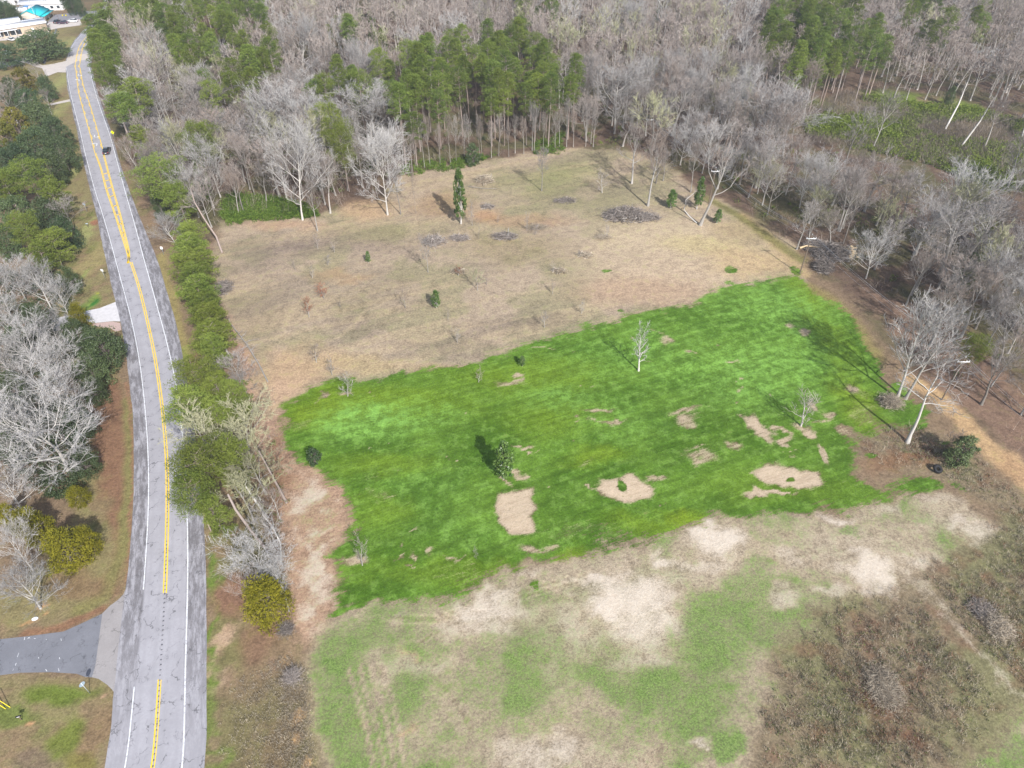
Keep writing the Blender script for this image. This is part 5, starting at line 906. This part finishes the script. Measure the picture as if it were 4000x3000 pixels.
rp = scatter(1100, [(720,960),(790,1000),(860,1180),(930,1380),(1060,1560),(1110,1800),(1130,2100),(1150,2330),(1080,2330),(1000,2100),(900,1800),(800,1500),(740,1200)]); h1 = rp[::2]; h2 = rp[1::2]
stuff('row_thicket', [stems(h1, rng.uniform(1., 3., len(h1)), .7, 22, .05), leafy(h2, rng.uniform(.4, 1.1, len(h2)), 30, .13)], [M['twig'], M['shrub_dull']], 'grey twiggy thicket filling the roadside tree row', 'thicket')
# ---- slim pale stems before the pine stand
for k in range(26):
    u = (k + rng.random()) / 26; bx = 1560 + 760 * u; by = np.interp(bx, [1560, 1800, 2240, 2330], [682, 636, 578, 575]) - rng.uniform(0, 14); put('bare5', *P(bx, by), rng.uniform(11, 16), rng.uniform(2, 3.2), 'slim pale stem standing before the pine stand', 'slim stems before the pine stand')
# ================================================================== POLES AND WIRES
def utility_pole(x, y, h, label, arm=2.4, rz=0.):
    o = thing('utility_pole', label, 'pole', (x, y, 0), rz); mb = MB(); mb.tube([(0, 0, -.3), (0, 0, h)], [.16, .11], 10); mb.build('pole', M['pole'], o, True)
    if arm:
        mb = MB(); mb.box((0, -.14, h - 1.0), (arm, .13, .16)); c = mb.build('crossarm', M['white'], o)
        for xx in (-arm / 2 + .12, arm * .22, arm / 2 - .12): mb = MB(); mb.tube([(xx, -.14, h - .92), (xx, -.14, h - .72), (xx, -.14, h - .60)], [.05, .09, .05], 8); mb.build('insulator', M['white'], o, True)
        mb = MB(); mb.tube([(0, -.1, h - .02), (0, -.1, h + .25)], [.06, .08], 8); mb.build('insulator', M['white'], o, True)
        for s_ in (-1, 1): mb = MB(); mb.tube([(s_ * .75, -.12, h - 1.05), (0, -.12, h - 1.6)], .025, 5); mb.build('brace', M['metal'], o)
    return o
PZ = 10.7; p1 = P(3125, 1066); p2 = P(3771, 1396, PZ); p0 = P(2797, 655, PZ); pm = P(2540, 455, PZ); p3 = p2 + (p2 - p1)
PL = [(pm, 'power pole farthest away among the grey trees'), (p0, 'power pole beside the forked white tree'), (p1, 'power pole at the top corner of the green crop'), (p2, 'power pole behind the dirt track at the right')]
for p_, lb in PL: utility_pole(p_[0], p_[1], PZ, lb)
for wi, (ox, oz) in enumerate(((-1.08, -.58), (.53, -.58), (1.08, -.58), (0, .26))):
    seq = [pm - (p0 - pm), pm, p0, p1, p2, p3]; pts = []
    for a_, b_ in zip(seq[:-1], seq[1:]):
        for t_ in np.linspace(0, 1, 12)[:-1]: q_ = a_ + (b_ - a_) * t_; pts.append((q_[0] + ox, q_[1] - .14, PZ + oz - 1.1 * 4 * t_ * (1 - t_)))
    mb = MB(); mb.tube(pts, .016, 4, .5, False); tag(mb.build('power_line_wire', M['wire']), ['leftmost of the three wires on the crossarms', 'middle wire of the three on the crossarms', 'rightmost of the three wires on the crossarms', 'top wire on the tips of the power poles'][wi], 'wire', 'wires of the power line')
def pole_to(bx, by, top, label, r=.14, mat='pole'):
    b_ = P(bx, by); hs = [h for h in np.arange(2, 30, .25) if proj(b_[0], b_[1], h)[1] > top]; h = hs[-1] if hs else 6; o = thing('utility_pole' if mat == 'pole' else 'light_pole', label, 'pole', (b_[0], b_[1], 0)); mb = MB(); mb.tube([(0, 0, -.2), (0, 0, h)], [r, r * .75], 8); mb.build('pole', M[mat], o, True)
    mb = MB(); mb.box((0, 0, h - .5), (1.8, .12, .14)); mb.build('crossarm', M[mat], o)
pole_to(154, 104, -60, 'pale utility pole beside the white roofed building', .15, 'metal'); pole_to(197, 117, 60, 'thin dark pole at the edge of the concrete drive', .08); pole_to(232, 83, 50, 'thin pole in front of the parking lot', .08)
p = P(-45, 2960); o = thing('utility_pole', 'utility pole just outside the left picture edge casting a shadow on the side street', 'pole', (p[0], p[1], 0)); mb = MB(); mb.tube([(0, 0, -.3), (0, 0, 12)], [.17, .12], 8); mb.build('pole', M['pole'], o, True); topv = np.array([0, 0, 9.0])
for (bx, by), lb in (((22, 2769), 'lower of the two yellow guy wire guards'), ((40, 2763), 'upper of the two yellow guy wire guards')):
    g_ = P(bx, by); A0 = np.array([g_[0], g_[1], 0]); dd = np.array([-1.0, .35, 1.15]); dd = dd / np.linalg.norm(dd); o = thing('guy_wire', lb, 'guy wire', tuple(A0)); mb = MB(); mb.tube([(0, 0, 0), tuple(dd * 2.6)], .05, 7); mb.build('guard', M['yellow'], o); mb = MB(); mb.tube([tuple(dd * 2.6), tuple(dd * 7)], .012, 4); mb.build('cable', M['wire'], o)
# ---- signs
def sign(bx, by, h, wd, hg, face, label, rz, cat='sign', shape='rect', back='metal', name='road_sign', post='metal'):
    p = P(bx, by); o = thing(name, label, cat, (p[0], p[1], 0), rz); mb = MB(); mb.box((0, 0, h / 2), (.07, .05, h)); mb.build('post', M[post], o)
    if shape == 'rect': pts = [(-wd / 2, -hg / 2), (wd / 2, -hg / 2), (wd / 2, hg / 2), (-wd / 2, hg / 2)]
    elif shape == 'diamond': pts = [(0, -hg / 2), (wd / 2, 0), (0, hg / 2), (-wd / 2, 0)]
    else: pts = [(math.cos(RAD(22.5 + 45 * k)) * wd / 2, math.sin(RAD(22.5 + 45 * k)) * wd / 2) for k in range(8)]
    zc_ = h - hg / 2 + .06; n = len(pts)
    for yy, mt, nm_ in ((-.035, face, 'sign_face'), (-.025, back, 'sign_back')):
        mb = MB(); a_ = [(x, yy, z + zc_) for x, z in pts]; b2 = [(x, yy + .008, z + zc_) for x, z in pts]; V = a_ + b2 + [(0, yy, zc_), (0, yy + .008, zc_)]
        mb.add(V, [[i, (i + 1) % n, 2 * n] for i in range(n)] + [[n + (i + 1) % n, n + i, 2 * n + 1] for i in range(n)], .5); mb.add(V, [[(i + 1) % n, i, n + i, n + (i + 1) % n] for i in range(n)], .5); f_ = mb.build(nm_, M[mt], o)
    return o, zc_
M['sign_red'] = simple('sign_red', (.5, .02, .02), .5, .05, 1); M['sign_blue'] = simple('sign_pale_blue', S(170, 190, 205), .4, .05, 1)
def text(parent, s, size, loc, mat, name='lettering'):
    cu = bpy.data.curves.new(name, 'FONT'); cu.body = s; cu.size = size; cu.align_x = 'CENTER'; cu.align_y = 'CENTER'; cu.extrude = .002; t_ = bpy.data.objects.new(name, cu); C.collection.objects.link(t_); t_.rotation_euler = (RAD(90), 0, 0); bpy.context.view_layer.update()
    me_ = bpy.data.meshes.new_from_object(t_.evaluated_get(bpy.context.evaluated_depsgraph_get())); C.collection.objects.unlink(t_); bpy.data.objects.remove(t_); me_.materials.clear(); me_.materials.append(mat); o_ = link(name, me_, parent); o_.location = loc; o_.rotation_euler = (RAD(90), 0, 0); return o_
o, zc_ = sign(352, 2709, 3.1, .86, .86, 'sign_red', 'octagonal stop sign seen from its pale back at the side street', RAD(-118), shape='oct', back='sign_blue', name='stop_sign', cat='stop sign'); text(o, 'STOP', .3, (0, -.046, zc_), M['white'])
o, zc_ = sign(450, 545, 3.0, 1.25, 1.25, 'sign_yellow', 'yellow diamond warning sign beside the right lane', RAD(0), shape='diamond', cat='warning sign'); mb = MB(); mb.box((0, -.04, zc_ - .1), (.09, .006, .5)); mb.box((.1, -.04, zc_ + .16), (.28, .006, .08)); mb.build('symbol', M['black'], o)
sign(341, 828, 2.6, .75, .6, 'white', 'pale rectangular sign back near the dark oak shadow', RAD(165), back='sign_blue'); sign(412, 1088, 2.6, .75, .6, 'white', 'white rectangular sign back on the left verge above the gravel driveway', RAD(165), back='white'); sign(641, 996, 2.4, .6, .75, 'white', 'small white rectangular sign on the right verge', RAD(5))
def mailbox(bx, by, label, rz, body='black'):
    p = P(bx, by); o = thing('mailbox', label, 'mailbox', (p[0], p[1], 0), rz); mb = MB(); mb.box((0, 0, .5), (.1, .1, 1.0)); mb.build('post', M['pole'], o); mb = MB(); a_ = [(-.1, 0), (.1, 0), (.1, .12), (.07, .2), (0, .23), (-.07, .2), (-.1, .12)]; n = len(a_); V = [(x, -.3, z + 1.) for x, z in a_] + [(x, .3, z + 1.) for x, z in a_] + [(0, -.3, 1.1), (0, .3, 1.1)]
    mb.add(V, [[i, (i + 1) % n, n + (i + 1) % n, n + i][::-1] for i in range(n)]); mb.add(V, [[i, (i + 1) % n, 2 * n] for i in range(n)] + [[n + (i + 1) % n, n + i, 2 * n + 1] for i in range(n)]); mb.build('box', M[body], o); mb = MB(); mb.box((.13, .0, 1.12), (.02, .34, .1)); mb.build('plate', M['white'], o); return o
mailbox(86, 2812, 'black mailbox with a white plate on the lawn', RAD(-70)); mailbox(345, 888, 'pale mailbox at the left verge near a brown scrape', RAD(-80), 'sign_blue')
p = P(137, 2418); o = thing('utility_cover', 'white oval utility cover on the lawn above the side street', 'cover', (p[0], p[1], 0), RAD(20)); mb = MB(); a_ = [(math.cos(k * .5236) * .42, math.sin(k * .5236) * .26) for k in range(12)]; mb.prism(a_, 0.0, .14); mb.build('lid', M['white'], o, False); mb = MB(); mb.prism([(x * 1.12, y * 1.15) for x, y in a_], 0.0, .05); mb.build('rim', M['metal'], o)
# ---- vehicles
def paintcar(name, c): 
    m = simple(name, c, .28, .03, 1, spec=.6); m.node_tree.nodes['Principled BSDF'].inputs['Coat Weight'].default_value = .6; return m
def extr(mb, prof, w0, taper=0., x0=None):
    """side profile (y,z) extruded over the width, narrower with height"""
    pr = np.array(prof, float); n = len(pr); zmin, zmax = pr[:, 1].min(), pr[:, 1].max(); hw = w0 / 2 - taper * (pr[:, 1] - zmin) / max(zmax - zmin, .01)
    V = np.vstack([np.c_[-hw, pr], np.c_[hw, pr], [[-hw.mean(), *pr.mean(0)]], [[hw.mean(), *pr.mean(0)]]])
    mb.add(V, [[i, (i + 1) % n, n + (i + 1) % n, n + i] for i in range(n)]); mb.add(V, [[(i + 1) % n, i, 2 * n] for i in range(n)] + [[n + i, n + (i + 1) % n, 2 * n + 1] for i in range(n)])
def car(x, y, rz, colm, label, suv=False, z=.02, name='parked_car', group=None):
    o = thing(name, label, 'car', (x, y, z), rz, group); L, H = (4.7, 1.72) if suv else (4.5, 1.45); b0 = .32; bl = .95 if suv else .86
    mb = MB(); extr(mb, [(-L / 2, b0 + .1), (-L / 2 + .1, b0), (L / 2 - .1, b0), (L / 2, b0 + .1), (L / 2 - .02, bl - .12), (L / 2 - .35, bl - .02), (L * .2, bl + .06), (-L * .36, bl + .04), (-L / 2 + .02, bl - .04)], 1.82, .08); mb.build('body', colm, o)
    gp = [(L * .22, bl + .03), (L * .07, H - .06), (-L * .27 if not suv else -L * .36, H - .06), (-L * .40 if not suv else -L * .46, bl + .03)]
    mb = MB(); extr(mb, gp, 1.66, .2); mb.build('windows', M['glass'], o); mb = MB(); extr(mb, [(L * .075, H - .07), (L * .06, H), (-L * .26 if not suv else -L * .35, H), (-L * .29 if not suv else -L * .38, H - .07)], 1.32, .06); mb.build('roof', colm, o)
    for sx in (-1, 1):
        for sy in (-.31, .30):
            c_ = np.array([sx * .84, sy * L, .33]); mb = MB(); mb.tube([c_ - [.11, 0, 0], c_ + [.11, 0, 0]], .33, 14); w_ = mb.build('wheel', M['rubber'], o); mb = MB(); mb.tube([c_ + [sx * .112, 0, 0], c_ + [sx * .125, 0, 0]], .2, 10); mb.build('rim', M['metal'], w_)
        mb = MB(); mb.box((sx * .68, L / 2 - .06, bl - .22), (.36, .16, .16)); mb.build('headlight', M['white'], o); mb = MB(); mb.box((sx * .74, -L / 2 + .04, bl - .14), (.26, .12, .18)); mb.build('taillight', M['sign_red'], o)
    mb = MB(); mb.box((0, -L / 2 + .01, bl - .3), (.5, .04, .14)); mb.build('number_plate', M['white'], o); return o
cW, cK, cB, cP = paintcar('paint_white', (.75, .75, .75)), paintcar('paint_black', (.02, .022, .03)), paintcar('paint_pale_blue', (.5, .6, .65)), paintcar('paint_dark_plum', (.06, .03, .06))
p = P(420, 596); car(p[0], p[1], RAD(14), cK, 'dark car driving away in the right lane of the highway', True, .08, 'driving_car')
for (cx, cy), rz, mt, lb, sv in (((173, 100), 95, cW, 'white pickup sized car at the end of the white roofed building', True), ((160, 110), 92, cB, 'pale blue car beside the building corner', False), ((224, 89), 5, cK, 'small black car seen end on by the parking lot', False), ((247, 93), 98, cP, 'dark plum car on the concrete drive', False), ((286, 86), 95, cW, 'white car nearest the highway on the concrete drive', False), ((45, 158), 60, cW, 'white car half hidden behind the great live oak', False), ((28, 212), 70, cB, 'pale car under the left live oak', False)):
    p = P(cx, cy); car(p[0], p[1], RAD(rz), mt, lb, sv, .03, 'parked_car', 'cars parked by the buildings')
# ---- buildings
def wallmat(name, c): return simple(name, c, .8, .08, .6)
M['roof_white'] = simple('roof_white', (.78, .78, .8), .5, .05, .3); M['roof_teal'] = simple('roof_teal', (.02, .45, .5), .45, .08, .4); M['wall_cream'] = wallmat('wall_cream', (.62, .56, .48)); M['wall_tan'] = wallmat('wall_tan', (.5, .4, .3)); M['wall_white'] = wallmat('wall_white', (.7, .7, .7)); M['roof_grey'] = simple('roof_grey', (.3, .3, .32), .8, .1, .4); M['tarp'] = simple('tarp_blue', (.02, .2, .5), .5, .1, 1)
def house(name, cx, cy, W, L, hw, hr, rz, wall, roof, label, over=.4, wins=(), doors=(), cat='building', flat=False):
    """gable house; ridge along local y; front gable at -y"""
    p = P(cx, cy); o = thing(name, label, cat, (p[0], p[1], 0), RAD(rz)); w2, l2 = W / 2, L / 2; mb = MB()
    V = [(-w2, -l2, 0), (w2, -l2, 0), (w2, l2, 0), (-w2, l2, 0), (-w2, -l2, hw), (w2, -l2, hw), (w2, l2, hw), (-w2, l2, hw), (0, -l2, hw + hr), (0, l2, hw + hr)]
    mb.add(V, [[0, 1, 5, 4], [1, 2, 6, 5], [2, 3, 7, 6], [3, 0, 4, 7]]); mb.add(V, [[4, 5, 8], [6, 7, 9]]); mb.build('wall', M[wall], o)
    mb = MB(); e = w2 + over; sl_ = hr / w2; ze = hw - over * sl_ + .03
    for s_ in (-1, 1):
        a = [(s_ * e, -l2 - over, ze), (s_ * e, l2 + over, ze), (0, l2 + over, hw + hr + .03), (0, -l2 - over, hw + hr + .03)]; V = a + [(x, y, z + .14) for x, y, z in a]; F = [[4, 5, 6, 7], [3, 2, 1, 0], [0, 1, 5, 4], [1, 2, 6, 5], [3, 0, 4, 7], [2, 3, 7, 6]]
        mb.add(V, F if s_ > 0 else [f[::-1] for f in F])
    mb.build('roof', M[roof], o)
    def opening(side, u, w_, z0, z1, nm_, mt):
        m2 = MB(); fr_ = MB()
        if side in 'fb': s_ = -1 if side == 'f' else 1; c_ = (u, s_ * (l2 + .03), (z0 + z1) / 2); m2.box(c_, (w_, .08, z1 - z0)); fr_.box((u, s_ * (l2 + .02), z0 - .06), (w_ + .2, .14, .1))
        else: s_ = -1 if side == 'l' else 1; c_ = (s_ * (w2 + .03), u, (z0 + z1) / 2); m2.box(c_, (.08, w_, z1 - z0)); fr_.box((s_ * (w2 + .02), u, z0 - .06), (.14, w_ + .2, .1))
        w_o = m2.build(nm_, mt, o); 
        if nm_ == 'window': fr_.build('sill', M['white'], w_o)
    for a in wins: opening(*a, 'window', M['glass'])
    for a in doors: opening(*a, 'door', M['white'])
    return o
rA = math.degrees(math.atan2(*(P(140, 128) - P(0, 150))[::-1]))
o = house('commercial_building', 62, 118, 9, 26, 3.4, .7, rA - 90, 'wall_tan', 'roof_white', 'long white roofed building with a glazed front at the left edge', wins=[('r', y_, 1.9, .5, 2.5) for y_ in (-12, -9.6, -7.2, -4.8, -2.4, 0, 2.4)], doors=[('r', 8, 1.1, .05, 2.2)]) if False else house('commercial_building', 50, 131, 10, 28, 3.4, .7, rA + 90, 'wall_tan', 'roof_white', 'long white roofed building with a glazed front at the left edge', wins=[('l', y_, 1.9, .5, 2.5) for y_ in (12, 9.6, 7.2, 4.8, 2.4, 0, -2.4)], doors=[('l', -8, 1.1, .05, 2.2)])
mb = MB(); mb.box((1.2, 4, 4.9), (4.6, 18, 1.5)); mb.build('roof_unit', M['roof_white'], o)
for y_ in (-1, 2, 5, 8, 11): mb = MB(); mb.box((-6.8, y_, 1.4), (.18, .18, 2.8)); mb.build('post', M['white'], o)
mb = MB(); mb.box((-5.9, 5, 2.9), (2.2, 14, .15)); mb.build('awning', M['roof_white'], o)
dr = P(150, 33, 4.8) - P(124, 50, 4.8); rB = math.degrees(math.atan2(dr[1], dr[0])) - 90
o = house('teal_roofed_building', 142, 76, 9.5, 11, 3.0, 2.0, rB, 'wall_cream', 'roof_teal', 'small cream building with a bright teal roof', wins=[('f', -2.5, 1.2, 1, 2), ('f', 2.2, 1.2, 1, 2)], doors=[('r', -2, 1, .05, 2.1)])
for y_ in (-4.5, 0, 4.5): mb = MB(); mb.box((6.3, y_, 1.35), (.16, .16, 2.7)); mb.build('porch_post', M['wall_cream'], o)
mb = MB(); mb.box((5.9, 0, 2.62), (2.3, 11, .12)); mb.build('porch_roof', M['roof_teal'], o)
o = house('white_building', 178, 33, 8, 20, 3.0, 1.2, 96, 'wall_white', 'roof_white', 'long white building with a white roof behind the teal one', wins=[('l', y_, 1.3, .9, 2.1) for y_ in (-8, -5, -1, 3)], doors=[('l', 6, 1., .05, 2.1)])
o = house('grey_roofed_house', 60, 10, 10, 20, 3.0, 1.4, 95, 'wall_white', 'roof_grey', 'grey roofed house at the top left corner', wins=[('l', y_, 1.3, .9, 2.1) for y_ in (-7, -3, 2, 6)])
o = house('white_shed', 238, 30, 5, 6, 2.6, .9, 10, 'wall_white', 'roof_white', 'small white shed with an open dark front behind the parking lot', wins=[('f', -.6, 2.2, .3, 2.1)])
p = P(92, 54); o = thing('trailer', 'white box trailer left of the teal roofed building', 'trailer', (p[0], p[1], 0), RAD(4)); mb = MB(); mb.box((0, 0, 1.7), (5, 2.3, 2.1)); mb.build('body', M['white'], o)
for s_ in (-1, 1): mb = MB(); mb.tube([(.6 + s_ * .0 + .4, s_ * 1.05 - .12, .42), (1.0, s_ * 1.05 + .12, .42)], .4, 12); mb.build('wheel', M['rubber'], o)
mb = MB(); mb.box((-2.9, 0, .6), (1.2, .15, .12)); mb.build('hitch', M['black'], o)
p = P(108, 44); o = thing('tarp_shelter', 'blue tarp shelter behind the teal roofed building', 'shelter', (p[0], p[1], 0)); mb = MB(); mb.box((0, 0, 2.2), (2.4, 2.6, .1), tilt=.25); mb.build('tarp', M['tarp'], o)
for a_, b_ in ((-1, -1), (1, -1), (1, 1), (-1, 1)): mb = MB(); mb.tube([(a_, b_, 0), (a_, b_, 2.2)], .05, 5); mb.build('post', M['metal'], o)
p = P(252, 62); o = thing('sign_frame', 'yellow based sign frame on the parking lot', 'sign', (p[0], p[1], 0)); mb = MB(); mb.box((-.8, 0, .25), (.5, .5, .5)); mb.box((.8, 0, .25), (.5, .5, .5)); mb.build('base', M['yellow'], o); mb = MB(); mb.tube([(-.8, 0, .5), (-.8, 0, 3.4), (.8, 0, 3.4), (.8, 0, .5)], .07, 6); mb.build('frame', M['pole'], o)
for cx, cy, wp, h, pn, lb in [(20,40,90,9,'oak1','dark tree behind the long white roofed building'),(50,50,50,8,'oak2','dark tree left of the white box trailer'),(275,8,50,9,'oak0','dark tree behind the parking lot'),(310,20,40,8,'oak2','dark tree between the parking lot and the pines'),(55,5,60,13,'bare3','leafless tree with a tall trunk near the white box trailer'),(-10,20,60,9,'oak0','dark tree at the top left corner'),(255,-15,60,9,'oak1','dark tree beyond the white building'),(180,-30,90,10,'oak2','broad dark tree beyond the white building')]: crown(pn, cx, cy, wp, h, lb, 'trees round the buildings')
# ---- haze
hz_o = None
hb = MB(); hb.box((60, 850, 59), (2600, 2600, 122)); HZ = hb.build('haze', None)
m_ = bpy.data.materials.new('haze_air'); m_.use_nodes = True; t_ = m_.node_tree; t_.nodes.clear(); v_ = t_.nodes.new('ShaderNodeVolumePrincipled'); v_.inputs['Density'].default_value = .00028; v_.inputs['Color'].default_value = (.93, .95, 1, 1); v_.inputs['Anisotropy'].default_value = .3
o_ = t_.nodes.new('ShaderNodeOutputMaterial'); t_.links.new(v_.outputs[0], o_.inputs['Volume']); HZ.data.materials.append(m_); HZ['kind'] = 'stuff'; HZ['label'] = 'thin pale haze in the air over the whole place'; HZ['category'] = 'haze'
for cx, cy, wp, h, pn, lb in [(-20,1120,120,12,'white1','leafless tree cut by the left edge above the gravel driveway'),(20,1230,150,11,'white0','leafless tree at the left edge over the driveway'),(130,1240,120,9,'oak1','dark oak hiding the upper end of the gravel driveway'),(60,1330,110,9,'oak0','dark oak at the left edge beside the broad whitish tree'),(200,1290,120,10,'white2','leafless tree above the large roadside oak'),(10,1420,150,12,'white0','leafless tree at the left edge above the huge white one'),(60,1640,260,14,'white1','leafless tree at the left edge behind the huge white one'),(20,1900,200,10,'white2','leafless tree at the left edge above the golden cedars'),(-30,700,110,13,'oak2','dark oak cut by the left edge'),(-10,600,90,12,'oak0','dark oak at the left edge below the orange tinged tree'),(-10,470,90,12,'bare3','grey tree cut by the left edge')]: crown(pn, cx, cy, wp, h, lb, 'trees left of the highway')
C.cycles.volume_bounces = 0
